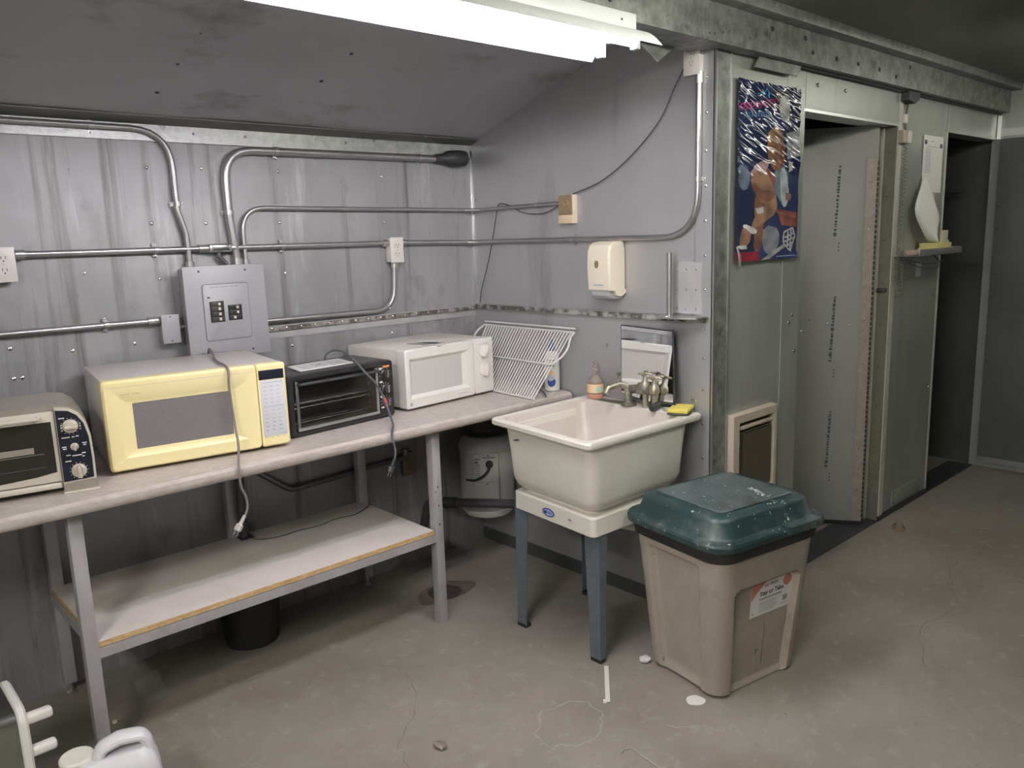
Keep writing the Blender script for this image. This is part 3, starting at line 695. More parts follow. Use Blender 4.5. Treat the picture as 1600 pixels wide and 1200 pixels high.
# soap dispenser
dp = thing('soap_dispenser', 'ivory wall soap dispenser with a clear push bar on the side wall', 'soap dispenser', (XS - .004, 2.255, 1.325), -PI / 2)
rings = []
def drr(w0, w1, d, z, r=.012): return [(p[0], -p[1], z) for p in arc_rect(w0, w1, 0, d, r)]
for (z, d, e) in ((0.040, .100, 0), (0.045, .104, 0), (0.14, .110, 0), (0.205, .106, 0.001), (0.228, .096, .003), (0.240, .075, .006), (0.244, .045, .012)):
    rings.append(drr(-0.064 + e, 0.064 - e, d, z))
MB().loft(rings).build('housing', 'ivory', dp)
MB().prism([(0.0, 0.042), (-0.072, 0.042), (-0.060, 0.020), (-0.03, 0.012), (-0.012, 0.02), (0, 0.03)], 0.050, 0.063, 'x').build('side_hook', 'ivory', dp)
rings = [drr(-0.055, 0.050, d, z, .015) for z, d in ((0.040, .098), (0.020, .096), (0.008, .085), (0.004, .07))]
MB().loft(rings).build('push_bar', 'frost', dp)
MB().lathe([(0.0, 0.0), (0.0125, 0.0)], 20, Matrix.Translation((0.004, -0.1100, 0.150)) @ Matrix.Rotation(PI / 2, 4, 'X') @ Matrix.Diagonal((0.8, 1.35, 1, 1)), False)
mbx = MB(); mbx.lathe([(0.0125, 0.0), (0.0125, 0.0015), (0.011, 0.002)], 20, Matrix.Translation((-0.004, -0.1095, 0.150)) @ Matrix.Rotation(PI / 2, 4, 'X') @ Matrix.Diagonal((0.85, 1.3, 1, 1)))
mbx.build('level_window', 'outlet_dk', dp)
pl = MB()
pl.box(-0.040, 0.030, -0.1062, -0.1045, 0.069, 0.0705); pl.box(-0.028, 0.028, -0.1066, -0.1045, 0.060, 0.069)
pl.build('label', 'keypad', dp, smooth=False)
pl = MB().box(-0.022, 0.026, -0.1069, -0.1066, 0.062, 0.0655)
pl.build('print', 'grey_print', dp, smooth=False)

# steel rod with its flat bracket and backing plate
rb = thing('rod_holder', 'upright steel rod on a small rounded shelf with a riveted plate behind it', 'bracket', (2.66, 1.88, 1.268))
MB().box(-0.001, 0.004, -0.068, 0.063, 0.010, 0.212).build('backing_plate', 'frame_paint', rb, smooth=False)
for yy in (-0.045, 0.0, 0.045):
    for zz in (0.030, 0.105, 0.185): MB().dome((-0.001, yy, zz), (-1, 0, 0), .006, n=8).build('rivet', 'bright', rb)
prf = [(0.008, -0.10), (0.008, 0.10), (-0.03, 0.11), (-0.075, 0.085), (-0.098, 0.04), (-0.10, 0.0), (-0.09, -0.045), (-0.06, -0.09)]
MB().prism(prf, -0.003, 0.003, 'z').build('shelf_plate', 'alu', rb)
MB().tube([(-0.060, 0.038, 0.002), (-0.060, 0.038, 0.252)], 0.0125, 16).build('rod', 'conduit', rb)
MB().dome((-0.075, 0.038, 0.003), (0, 0, 1), .008, n=8).build('rivet', 'bright', rb)

# ------------------------------------------------------------------ heater, poster, phone corner on the partition
ht = thing('wall_heater', 'beige framed electric wall heater low on the partition behind the bin', 'heater', (2.780, YP, 0.47))
W_, H_ = 0.342, 0.388
MB().loft([xz((0, W_, 0, H_), .004, 0.0), xz((0, W_, 0, H_), .004, -0.035), xz((0.003, W_ - .003, .003, H_ - .003), .004, -0.038), xz((0.045, W_ - .022, .036, H_ - .036), .003, -0.038), xz((0.047, W_ - .024, .038, H_ - .038), .003, -0.008)], False, False).build('frame', 'heater_frame', ht)
MB().box(0.047, W_ - .024, -0.010, -0.003, 0.038, H_ - .038).build('mesh_back', 'heater_in', ht, smooth=False)
MB().box(0.058, W_ - .030, -0.034, -0.012, H_ - .070, H_ - .055, .004).build('top_bar', 'heater_frame', ht)
sc = MB()
for k in range(34): sc.box(0.062, W_ - .032, -0.029, -0.014, 0.046 + k * .0078, 0.046 + k * .0078 + .0028)
sc.build('fins', 'fin', ht, 'stuff', smooth=False)
MB().box(0.085, W_ - .034, -0.031, -0.029, 0.05, 0.30).build('grille_screen', 'heater_in', ht, smooth=False)

# poster: printed film, crumpled, curling at its edges
def inside(p, poly):
    x, y = p; c = False; j = len(poly) - 1
    for i in range(len(poly)):
        xi, yi = poly[i]; xj, yj = poly[j]
        if (yi > y) != (yj > y) and x < (xj - xi) * (y - yi) / (yj - yi + 1e-9) + xi: c = not c
        j = i
    return c
def conv(pts):
    out = []
    for x, y in pts:
        u = (x - (160 - 0.02 * (y - 80))) / 355.0
        out.append((u, (y - (80 + 70 * u)) / (1015.0 - 105 * u)))
    return out
shapes = [
    (conv([(160, 540), (220, 570), (230, 640), (200, 700), (160, 660)]), (0.16, 0.20, 0.30)),
    (conv([(430, 380), (510, 360), (510, 500), (440, 520)]), (0.30, 0.31, 0.34)),
    (conv([(300, 880), (400, 900), (390, 1010), (330, 1060), (290, 1000)]), (0.30, 0.31, 0.36)),
    (conv([(355, 580), (440, 550), (450, 700), (420, 780), (360, 690)]), (0.20, 0.27, 0.33)),
    (conv([(400, 570), (430, 560), (455, 720), (430, 790), (405, 760), (398, 660)]), (0.55, 0.60, 0.66)),
    (conv([(445, 530), (475, 535), (470, 575), (450, 590)]), (0.62, 0.62, 0.58)),
    (conv([(430, 700), (465, 710), (460, 745), (430, 745)]), (0.45, 0.26, 0.17)),
    (conv([(375, 790), (495, 810), (495, 890), (410, 880)]), (0.30, 0.09, 0.07)),
    (conv([(375, 800), (495, 830), (495, 840), (375, 812)]), (0.45, 0.2, 0.15)),
    (conv([(250, 700), (305, 740), (300, 900), (285, 1035), (240, 1035), (250, 900)]), (0.33, 0.15, 0.095)),
    (conv([(330, 350), (405, 345), (425, 470), (415, 560), (370, 590), (330, 540), (318, 440)]), (0.36, 0.17, 0.09)),
    (conv([(395, 400), (425, 480), (425, 540), (400, 560)]), (0.20, 0.06, 0.05)),
    (conv([(320, 560), (370, 600), (365, 660), (330, 640)]), (0.28, 0.10, 0.10)),
    (conv([(235, 590), (300, 545), (330, 600), (372, 700), (382, 770), (372, 815), (330, 850), (245, 905), (225, 900), (255, 830), (320, 770), (270, 735), (232, 660)]), (0.50, 0.29, 0.19)),
    (conv([(232, 655), (270, 735), (330, 760), (372, 720), (355, 690), (290, 690), (250, 640)]), (0.34, 0.16, 0.10)),
    (conv([(226, 600), (255, 550), (315, 515), (330, 560), (300, 600), (262, 575), (236, 615)]), (0.62, 0.42, 0.45)),
    (conv([(185, 895), (235, 905), (215, 1005), (165, 1005), (172, 950)]), (0.42, 0.22, 0.15)),
    (conv([(190, 875), (260, 905), (262, 930), (230, 935), (205, 905), (185, 900)]), (0.70, 0.68, 0.66)),
    (conv([(255, 790), (300, 780), (300, 815), (262, 820)]), (0.62, 0.58, 0.56)),
    (conv([(155, 1000), (205, 1000), (205, 1020), (160, 1020)]), (0.68, 0.66, 0.62)),
    (conv([(138, 1040), (272, 1030), (272, 1100), (138, 1100)]), (0.30, 0.015, 0.04)),
    (conv([(280, 1080), (425, 985), (435, 1000), (300, 1092)]), (0.42, 0.41, 0.40)),
    (conv([(345, 150), (440, 150), (430, 240), (350, 250)]), (0.04, 0.04, 0.045)),
    (conv([(392, 185), (420, 178), (447, 190), (452, 270), (440, 320), (415, 312), (383, 255)]), (0.42, 0.42, 0.40)),
]
def strokes(segs, w):
    out = []
    for a, b in segs:
        (x0, y0), (x1, y1) = a, b
        L = math.hypot(x1 - x0, y1 - y0) + 1e-6
        nx, ny = -(y1 - y0) / L * w, (x1 - x0) / L * w
        out.append(conv([(x0 + nx, y0 + ny), (x1 + nx, y1 + ny), (x1 - nx, y1 - ny), (x0 - nx, y0 - ny)]))
    return out
for s in strokes([((272, 165), (300, 165)), ((300, 165), (304, 190)), ((300, 172), (318, 135)), ((318, 135), (330, 190))], 2.6): shapes.append((s, (0.03, 0.30, 0.50)))
for i in range(8):
    x = 185 + i * 25; y = 240 - i * 3.2
    for s in strokes([((x, y - 22), (x, y + 16)), ((x, y - 22), (x + 15, y - 22)), ((x + 15, y - 22), (x + 15, y - 4)), ((x, y - 3), (x + 16, y + 14 * (i % 2)))], 3.0): shapes.append((s, (0.45, 0.05, 0.20)))
for i in range(12):
    x = 195 + i * 13
    for s in strokes([((x, 262), (x + 7, 288)), ((x + 7, 262), (x, 288))], 2.0): shapes.append((s, (0.07, 0.17, 0.33)))
cre = [strokes([((425, 920), (475, 895)), ((475, 895), (488, 940)), ((488, 940), (462, 1025)), ((462, 1025), (420, 980)), ((420, 980), (425, 920)), ((430, 950), (480, 925)), ((425, 975), (482, 950)), ((440, 1000), (478, 975)), ((450, 915), (445, 1000)), ((468, 905), (462, 1010))], 4.0)]
for s in cre[0]: shapes.append((s, (0.62, 0.62, 0.62)))
for s in strokes([((370, 1060), (480, 1048))], 2.0): shapes.append((s, (0.4, 0.45, 0.6)))
def chaikin(P):
    for _ in range(1):
        Q = []
        for a, b in zip(P, P[1:] + P[:1]):
            Q += [(a[0] * .75 + b[0] * .25, a[1] * .75 + b[1] * .25), (a[0] * .25 + b[0] * .75, a[1] * .25 + b[1] * .75)]
        P = Q
    return P
shapes = [(chaikin(list(s)) if len(s) > 4 else s, tuple(a * .62 for a in c) if c[0] > c[2] * 1.3 and c[0] > .3 else tuple(a * .8 for a in c)) for s, c in shapes]
boxes = [(min(p[0] for p in s), max(p[0] for p in s), min(p[1] for p in s), max(p[1] for p in s)) for s, c in shapes]
NU, NV = 120, 230
PW, PH = 0.478, 0.690
po = thing('poster', 'crumpled glossy poster of a bent over figure on dark blue, taped to the partition', 'poster', (2.798, YP - 0.006, 1.474))
pb = bmesh.new()
def disp(u, v):
    e = noise.noise(Vector((u * 3.5 + v * 4, v * 27 - u * 8, 3.1))) * 0.55 + noise.noise(Vector((u * 7, v * 52 - u * 12, 7.7))) * 0.42
    top = 1.0 if v < 0.42 else max(0.12, 1.0 - (v - 0.42) * 5)
    d = 0.009 + 0.0085 * e * top + 0.0035 * noise.noise(Vector((u * 2.2, v * 3.1, 9.0)))
    if u > 0.9: d += (u - 0.9) * 0.10 * (0.5 + noise.noise(Vector((0, v * 6, 1.0))))
    if u < 0.05: d += (0.05 - u) * 0.1
    if v > 0.95: d += (v - 0.95) * 0.15 * (0.5 + u)
    return -max(0.0015, d)
grid = []
for j in range(NV + 1):
    v = j / NV
    row = []
    for i in range(NU + 1):
        u = i / NU
        x = u * PW + (0.004 * noise.noise(Vector((v * 9, 2.0, 0))) if i in (0, NU) else 0)
        z = PH * (1 - v) + (0.006 * noise.noise(Vector((u * 9, 5.0, 0))) if j in (0, NV) else 0)
        row.append(pb.verts.new((x, disp(u, v), z)))
    grid.append(row)
for j in range(NV):
    for i in range(NU):
        pb.faces.new((grid[j][i], grid[j + 1][i], grid[j + 1][i + 1], grid[j][i + 1]))
pme = bpy.data.meshes.new('printed_film')
pb.to_mesh(pme); pb.free()
ca = pme.color_attributes.new('print', 'FLOAT_COLOR', 'CORNER')
for p in pme.polygons:
    i = p.index % NU; j = p.index // NU
    u, v = (i + .5) / NU, (j + .5) / NV
    nz = noise.noise(Vector((u * 3, v * 6, 0.5)))
    c = (0.012 + 0.02 * max(0, nz), 0.018 + 0.03 * max(0, nz), 0.062 + 0.07 * max(0, nz))
    if v > 0.5 and u > 0.35: c = tuple(a * 1.6 for a in c)
    for (s, col), bx in zip(shapes, boxes):
        if bx[0] <= u <= bx[1] and bx[2] <= v <= bx[3] and inside((u, v), s):
            g = 1 + 0.55 * noise.noise(Vector((u * 9, v * 16, 2.2)))
            c = tuple(a * g for a in col)
    for li in p.loop_indices: ca.data[li].color = (*c, 1)
    p.use_smooth = True
pm = bpy.data.materials.new('glossy_print')
pm.use_nodes = True
an = pm.node_tree.nodes.new('ShaderNodeVertexColor'); an.layer_name = 'print'
bs = pm.node_tree.nodes['Principled BSDF']
pm.node_tree.links.new(an.outputs['Color'], bs.inputs['Base Color'])
bs.inputs['Roughness'].default_value = 0.12
bs.inputs['Specular IOR Level'].default_value = 0.8
pme.materials.append(pm)
pf = bpy.data.objects.new('printed_film', pme)
C.objects.link(pf); pf.parent = po
MB().box(PW - 0.035, PW + 0.035, -0.012, -0.0105, PH - 0.012, PH + 0.010).build('tape', 'frame_paint', po, smooth=False)
po.children[-1].rotation_euler = (0, 0, 0)
MB().tube([(0.010, -0.014, 0.060), (0.018, -0.020, 0.025), (0.036, -0.014, -0.018)], [0.004, 0.007, 0.007], 8).build('clip', 'alu', po)

# wall tray with its clutter and coiled cord
ty = thing('wall_tray', 'narrow steel tray with wire loops below, holding notes, on the partition', 'tray', (4.30, YP - 0.004, 1.435))
MB().box(0.03, 0.62, -0.120, 0.0, 0.0, 0.004).build('tray_floor', 'alu', ty, smooth=False)
MB().box(0.03, 0.62, -0.124, -0.120, 0.0, 0.034, .001).build('front_lip', 'alu', ty)
MB().box(0.616, 0.622, -0.124, 0.0, 0.0, 0.034, .001).build('end_lip', 'alu', ty)
for k, (dz, x0, x1) in enumerate(((-0.03, 0.0, 0.56), (-0.055, 0.05, 0.50))):
    MB().tube(spline([(x0, -0.01, -0.004), (x0 + .08, -0.08, dz), ((x0 + x1) / 2, -0.11, dz - .015), (x1 - .06, -0.08, dz + .005), (x1, -0.01, 0.0)]), 0.0025, 6).build('wire_loop', 'dark_steel', ty)
for nm, lab, bx, m, rz in (('note_pad', 'yellow note pad in the wall tray', (4.60, 4.82, 1.655, 1.755, 1.440, 1.495), 'note', 0),
                           ('card_box', 'cream card leaning at the right end of the wall tray', (4.76, 4.89, 1.70, 1.712, 1.440, 1.560), 'note2', 0),
                           ('note_pile', 'flat pale slips at the left of the wall tray', (4.40, 4.60, 1.660, 1.75, 1.440, 1.464), 'note2', 0)):
    t = thing(nm, lab, 'paper', (bx[0], bx[2], bx[4]), rz)
    MB().box(0, bx[1] - bx[0], 0, bx[3] - bx[2], 0, (bx[5] - bx[4]) * .55, .001).build('sheets', m, t)
    MB().box(0.01, bx[1] - bx[0] - .012, 0.004, bx[3] - bx[2] - .002, (bx[5] - bx[4]) * .55, bx[5] - bx[4], .001).build('top_sheet', m, t)
t = thing('eraser', 'small pinkish block at the left end of the wall tray', 'eraser', (4.335, 1.665, 1.440))
MB().box(0, 0.075, 0, 0.05, 0, 0.026, .006).build('block', 'pink_bit', t)
cc = thing('coiled_cord', 'long coiled telephone cord hanging in a loop beside the wall tray', 'cord', (4.32, 1.745, 2.0))
path = spline([(4.352, 1.748, 1.995), (4.350, 1.748, 1.85), (4.335, 1.748, 1.65), (4.318, 1.745, 1.47), (4.306, 1.745, 1.36), (4.312, 1.745, 1.262), (4.345, 1.745, 1.238), (4.378, 1.745, 1.262), (4.378, 1.745, 1.36), (4.366, 1.742, 1.44), (4.36, 1.70, 1.452)], 14)
L = [0]
for a, b in zip(path, path[1:]): L.append(L[-1] + (b - a).length)
hel = []
Nn = 1500
for k in range(Nn + 1):
    s = L[-1] * k / Nn
    i = max(j for j in range(len(L)) if L[j] <= s + 1e-9); i = min(i, len(path) - 2)
    f = (s - L[i]) / (L[i + 1] - L[i] + 1e-9)
    p = path[i].lerp(path[i + 1], f)
    tg = (path[i + 1] - path[i]).normalized()
    n1 = Vector((0, -1, 0)); n2 = tg.cross(n1).normalized()
    ph = 2 * PI * (s / (0.0135 if s > 0.52 else 0.020))
    hel.append(p + (n1 * math.cos(ph) + n2 * math.sin(ph)) * 0.0085 - Vector((4.32, 1.745, 2.0)))
MB().tube(hel, 0.0019, 4).build('coil', 'cord_coil', cc, smooth=False)
sb = thing('cord_box', 'small beige and brown connector box above the coiled cord', 'box', (4.345, YP - 0.004, 2.03))
MB().box(-0.055, 0.0, -0.03, 0, -0.028, 0.035, .003).build('brown_half', 'heater_frame', sb)
MB().box(0.0, 0.045, -0.032, 0, -0.028, 0.035, .003).build('beige_half', 'outlet', sb)
MB().box(-0.02, 0.015, -0.02, 0, 0.070, 0.115, .004).build('connector', 'outlet', sb)
MB().tube(spline([(0.0, -0.012, 0.03), (-0.01, -0.012, 0.06), (0.005, -0.012, 0.10), (0.025, -0.012, 0.16), (0.04, -0.012, 0.2)]), 0.0025, 6).build('lead', 'print', sb)
MB().tube(spline([(0.012, -0.012, 0.03), (0.006, -0.012, 0.07), (0.0, -0.012, 0.12), (0.03, -0.012, 0.19)]), 0.0025, 6).build('lead', 'print', sb)
MB().prism([(-0.05, 0.225), (0.09, 0.235), (0.075, 0.185), (0.03, 0.165), (-0.05, 0.178)], -0.045, 0, 'y').build('bell_box', 'dark_steel', sb)
pp = thing('paper_list', 'upright typed sheet clipped to the partition by the far doorway', 'paper', (4.615, YP - 0.005, 1.77))
MB().box(0.0, 0.262, -0.004, -0.002, 0.0, 0.293).build('sheet', 'paper', pp, smooth=False)
MB().box(0.015, 0.275, -0.002, -0.0008, -0.004, 0.290).build('sheet', 'paper', pp, smooth=False)
lb = MB()
for k in range(15): lb.box(0.030, 0.030 + 0.085 * (0.75 + 0.25 * rnd.random()), -0.0045, -0.004, 0.10 + k * .0085, 0.1025 + k * .0085)
lb.box(0.05, 0.19, -0.0045, -0.004, 0.234, 0.237); lb.box(0.10, 0.14, -0.0045, -0.004, 0.262, 0.266); lb.box(0.03, 0.10, -0.0045, -0.004, 0.05, 0.053)
lb.build('typed_lines', 'grey_print', pp, 'stuff', smooth=False)
for x, z in ((0.022, 0.255), (0.235, 0.243)): MB().box(x - .01, x + .01, -0.010, -0.003, z - .010, z + .012, .003).build('clip', 'print', pp)
cs = thing('curled_paper', 'loose white sheet curling down over the wall tray', 'paper', (4.44, YP - 0.012, 1.50))
rr = []
for k in range(13):
    v = k / 12
    z = 0.345 * (1 - v)
    xl = 0.165 * (1 - min(1, v * 1.6)) ** 1.3 + (0.0 + 0.19 * max(0, v - .45) ** 1.3 * 2.2)
    xr = 0.20 + 0.125 * min(1, v / 0.62) if v < 0.62 else 0.325 - (v - .62) / .38 * 0.125
    row = []
    for q in range(7):
        s = q / 6
        row.append((xl + (max(xr, xl + .002) - xl) * s, -0.012 - 0.05 * v * math.sin(PI * s * .8) - 0.03 * v, z))
    rr.append(row)
mbp = MB(); mbp.loft(rr, False, False, closed=False)
cso = mbp.build('sheet', 'paper', cs)
md = cso.modifiers.new('thickness', 'SOLIDIFY'); md.thickness = 0.0006
nt_ = thing('yellow_note', 'small yellow sticky note under the typed sheet', 'note', (4.70, YP - .0045, 1.725))
MB().box(0, 0.118, -0.0015, 0, 0, 0.042).build('sheet', 'note2', nt_, smooth=False)
nt_ = thing('white_tag', 'blank white tag on the partition below the wall tray', 'label', (4.62, YP - .0045, 1.315))
MB().box(0, 0.066, -0.002, 0, 0, 0.080, .0005).build('card', 'paper', nt_, smooth=False)

# ------------------------------------------------------------------ the work table
CT = 0.888
tb = thing('work_table', 'long laminate topped work table on a grey steel frame with a lower shelf', 'table', (0.56, 2.56, 0))
OX, OY = 0.56, 2.56
def L_(mb, n, m, kind=None, par=None, smooth=True):
    return mb.build(n, m, par or tb, kind, smooth)
def leg(x, y, foot=False):
    o = L_(MB().box(x, x + 0.040, y, y + 0.040, 0.0 if not foot else 0.045, 0.846, 0.002), 'leg', 'frame_paint')
    if foot:
        MB().lathe([(0.006, 0.0), (0.016, 0.0), (0.016, 0.006), (0.007, 0.010), (0.006, 0.046)], 12, Matrix.Translation((x + .02, y + .02, 0))).build('foot', 'alu', o)
    return o
for x, y, ft in ((-0.018, -0.005, False), (1.316, -0.005, False), (0.022, 0.545, True), (1.30, 0.545, True), (0.68, 0.545, False)): leg(x, y, ft)
# nose profile of the laminate top (y, z), front is -y
prof = [(0.62, 0.863), (0.62, CT), (-0.030, CT), (-0.052, CT - .003), (-0.062, CT - .012), (-0.064, CT - .022), (-0.060, 0.850), (-0.056, 0.846), (-0.045, 0.846), (-0.042, 0.863)]
L_(MB().prism([(p[0], p[1]) for p in prof], -1.55, 1.790, 'x'), 'counter_top', 'laminate')
prof2 = [(0.62, 0.863), (0.62, CT - .001), (-0.020, CT - .001), (-0.042, CT - .004), (-0.052, CT - .013), (-0.054, CT - .022), (-0.050, 0.850), (-0.046, 0.846), (-0.035, 0.846), (-0.032, 0.863)]
L_(MB().prism(prof2, 1.794, 2.095, 'x'), 'counter_end_piece', 'laminate')
L_(MB().box(1.7905, 1.7935, -0.05, 0.62, 0.85, CT - .004), 'joint_gap', 'under', smooth=False)
L_(MB().box(-1.5, 2.05, -0.035, 0.60, 0.845, 0.862), 'core_board', 'under', smooth=False)
L_(MB().box(-1.5, 1.90, -0.004, 0.028, 0.828, 0.845), 'front_rail', 'frame_paint', smooth=False)
L_(MB().box(-1.5, 1.90, 0.55, 0.575, 0.828, 0.845), 'rear_rail', 'frame_paint', smooth=False)
L_(MB().box(-0.015, 0.02, 0.03, 0.55, 0.815, 0.845), 'cross_rail', 'frame_paint', smooth=False)
L_(MB().box(1.32, 1.35, 0.03, 0.55, 0.815, 0.845), 'cross_rail', 'frame_paint', smooth=False)
for (x0, x1, y0, y1) in ((0.02, 1.318, -0.004, 0.002), (0.03, 1.30, 0.56, 0.566), (0.016, 0.022, 0.03, 0.56), (1.312, 1.318, 0.03, 0.56)):
    L_(MB().box(x0, x1, y0, y1, 0.366, 0.399), 'shelf_rail', 'frame_paint', smooth=False)
L_(MB().box(0.02, 1.318, 0.0, 0.030, 0.396, 0.399), 'shelf_rail', 'frame_paint', smooth=False)
L_(MB().box(0.024, 1.310, 0.002, 0.560, 0.4, 0.4185, 0.001), 'shelf_board', 'shelf_white')
L_(MB().box(0.023, 1.311, 0.0008, 0.0018, 0.4005, 0.4175), 'edge_band', 'ply', smooth=False)
L_(MB().box(0.0225, 0.0238, 0.001, 0.555, 0.4005, 0.4175), 'edge_band', 'ply', smooth=False)
for z in (.60, .52, .44): L_(MB().dome((1.336, -0.005, z), (0, -1, 0), .004, n=6), 'bolt', 'dark_steel')
dp_ = thing('black_pipe', 'short black upright pipe standing on the back of the lower shelf', 'pipe', (1.285, 3.075, 0.4195))
MB().tube([(0, 0, 0), (0, 0, 0.42)], 0.019, 14).build('tube_wall', 'pipe', dp_)
MB().box(-0.025, 0.03, -0.03, 0.02, 0.0, 0.006, .002).build('flange', 'dark_steel', dp_)
sc_ = thing('loose_wire', 'thin black wire snaking over the lower shelf board', 'cord', (1.31, 3.07, 0.4215))
o = Vector((1.31, 3.07, 0.4215))
MB().tube([p - o for p in spline([(1.318, 3.05, 0.45), (1.306, 3.04, 0.4235), (1.315, 3.01, 0.4215), (1.350, 2.985, 0.4215), (1.398, 2.971, 0.4215), (1.48, 2.978, 0.4215), (1.568, 2.965, 0.4215), (1.66, 2.985, 0.4215), (1.75, 2.972, 0.4215), (1.84, 3.02, 0.4215), (1.868, 3.045, 0.422)])], 0.0025, 6).build('sheath', 'print', sc_)
bk = thing('black_bucket', 'dark bucket barely visible on the floor under the lower shelf', 'bucket', (1.26, 3.03, 0.0))
MB().loft([[Vector((r * math.cos(2 * PI * k / 28), r * math.sin(2 * PI * k / 28), z)) for k in range(28)] for r, z in ((0.105, 0), (0.125, 0.20), (0.130, 0.205), (0.130, 0.212), (0.118, 0.212), (0.10, 0.02))]).build('pail', 'rubber', bk)
MB().tube([Vector((0.128 * math.cos(a), 0.128 * math.sin(a) * .5 - .05, 0.20 - 0.06 * math.sin(a))) for a in [PI * k / 12 for k in range(13)]], .003, 6).build('handle', 'dark_steel', bk)
bj = thing('frosted_cup', 'frosted grey cup sitting in the dark bucket under the shelf', 'cup', (1.26, 2.985, 0.16))
MB().lathe([(0.022, 0), (0.034, 0.01), (0.040, 0.05), (0.045, 0.10), (0.043, 0.10), (0.036, 0.05), (0.02, 0.012)], 20).build('cup_wall', 'frost', bj)

# ------------------------------------------------------------------ yellowed microwave
def front_loops(mb, rects):
    return mb.loft([xz(r[:4], r[4], r[5]) for r in rects], False, False)
ym = thing('microwave', 'large yellowed microwave with a grey window and white keypad', 'microwave', (0.713, 2.686, CT), math.radians(-8.4))
W, D, z0, z1 = 0.585, 0.455, 0.012, 0.306
MB().box(0.004, W - .004, 0.030, D, z0 + .002, z1 - .002, 0.003).build('shell', 'mw_shell', ym)
xd = 0.482
mb = MB(); front_loops(mb, [(0, xd, z0, z1, .012, 0.045), (0, xd, z0, z1, .012, 0.008), (0.006, xd - .001, z0 + .006, z1 - .008, .012, 0.0),
    (0.046, 0.440, 0.052, 0.252, .003, 0.0), (0.060, 0.420, 0.062, 0.238, .003, 0.010), (0.084, 0.394, 0.074, 0.227, .003, 0.012), (0.086, 0.392, 0.076, 0.225, .003, 0.016)])
dr = mb.build('door', 'yellow', ym)
MB().box(0.084, 0.394, 0.014, 0.018, 0.074, 0.227).build('window', 'mw_win', dr, smooth=False)
MB().box(0.012, 0.474, -0.0008, 0.0002, 0.2835, 0.2850).build('groove', 'tan_dk', dr, smooth=False)
mb = MB(); front_loops(mb, [(xd + .002, W, z0, z1, .010, 0.045), (xd + .002, W, z0, z1, .010, 0.008), (xd + .003, W - .008, z0 + .006, z1 - .008, .008, 0.0)])
mb.loft([xz((xd + .003, W - .008, z0 + .006, z1 - .008), .008, 0.0), xz((xd + .004, W - .009, z0 + .007, z1 - .009), .008, -0.0002)], False, True)
cp = mb.build('control_panel', 'yellow', ym)
MB().box(0.489, 0.576, -0.0020, 0.0, 0.2515, 0.2845, .0008).build('display', 'navy', cp)
kp = MB().box(0.491, 0.574, -0.0016, 0.0, 0.049, 0.249, .0006).build('keypad', 'keypad', cp)
kb = MB()
for r in range(13):
    z = 0.240 - r * 0.0142
    for c in range(3):
        x = 0.500 + c * 0.023
        if r in (0, 6): kb.box(0.498, 0.568, -0.0020, -0.0016, z, z + .0014); break
        w_ = 0.008 + 0.008 * rnd.random()
        kb.box(x, x + w_, -0.0020, -0.0016, z, z + 0.0014 + 0.0012 * (r > 9))
kb.build('key_print', 'grey_print', cp, 'stuff', smooth=False)
for k in range(4): MB().box(0.494 + k * .020, 0.506 + k * .020, -0.001, 0.0, 0.0435, 0.045).build('key_slot', 'heater_frame', cp, smooth=False)
kb = MB()
for a, b in ((0.052, 0.058), (0.0595, 0.0625), (0.064, 0.070), (0.0715, 0.078), (0.084, 0.087), (0.0885, 0.094), (0.0955, 0.104), (0.1055, 0.110)): kb.box(a, b, -0.0006, 0.0, 0.2585, 0.2605)
kb.build('maker_mark', 'heater_frame', dr, 'stuff', smooth=False)
for x, y in ((0.04, 0.06), (W - .05, 0.06), (0.04, D - .05), (W - .05, D - .05)):
    MB().lathe([(0.012, 0), (0.013, 0.014)], 12, Matrix.Translation((x, y, 0))).build('foot', 'rubber', ym)

def cord(name, label, pts, r, m, plug=None, plug_m='plug_clear', n=8, extra=None):
    o = Vector(pts[0])
    t = thing(name, label, 'cord', pts[0])
    sp = spline(pts, 7)
    MB().tube([p - o for p in sp], r, n).build('sheath', m, t)
    if plug:
        p, d = Vector(plug[0]) - o, Vector(plug[1]).normalized()
        MB().tube([p - d * .030, p - d * .012, p, p + d * .004, p + d * .022, p + d * .026], [r * 1.3, r * 1.5, .007, .0125, .013, .010], 10).build('plug', plug_m, t)
        s = d.cross(Vector((0, 1, 0))).normalized()
        for k in (-1, 1):
            MB().tube([p + d * .024 + s * k * .006, p + d * .042 + s * k * .006], .0022, 6).build('prong', 'chrome', t)
    return t
cord('power_cord', 'grey power cord draped over the yellowed microwave, its plug hanging free',
     [(1.222, 3.10, 1.180), (1.212, 3.06, 1.212), (1.185, 2.96, 1.202), (1.150, 2.865, 1.200), (1.122, 2.76, 1.199), (1.107, 2.68, 1.200), (1.094, 2.618, 1.188), (1.089, 2.612, 1.13), (1.096, 2.612, 1.01),
      (1.080, 2.56, 0.945), (1.050, 2.500, 0.903), (1.042, 2.484, 0.860), (1.043, 2.482, 0.82), (1.054, 2.480, 0.785), (1.056, 2.478, 0.75), (1.044, 2.476, 0.722), (1.030, 2.475, 0.705)], 0.0042, 'cord_grey', ((1.026, 2.475, 0.700), (-0.55, 0, -0.8)))

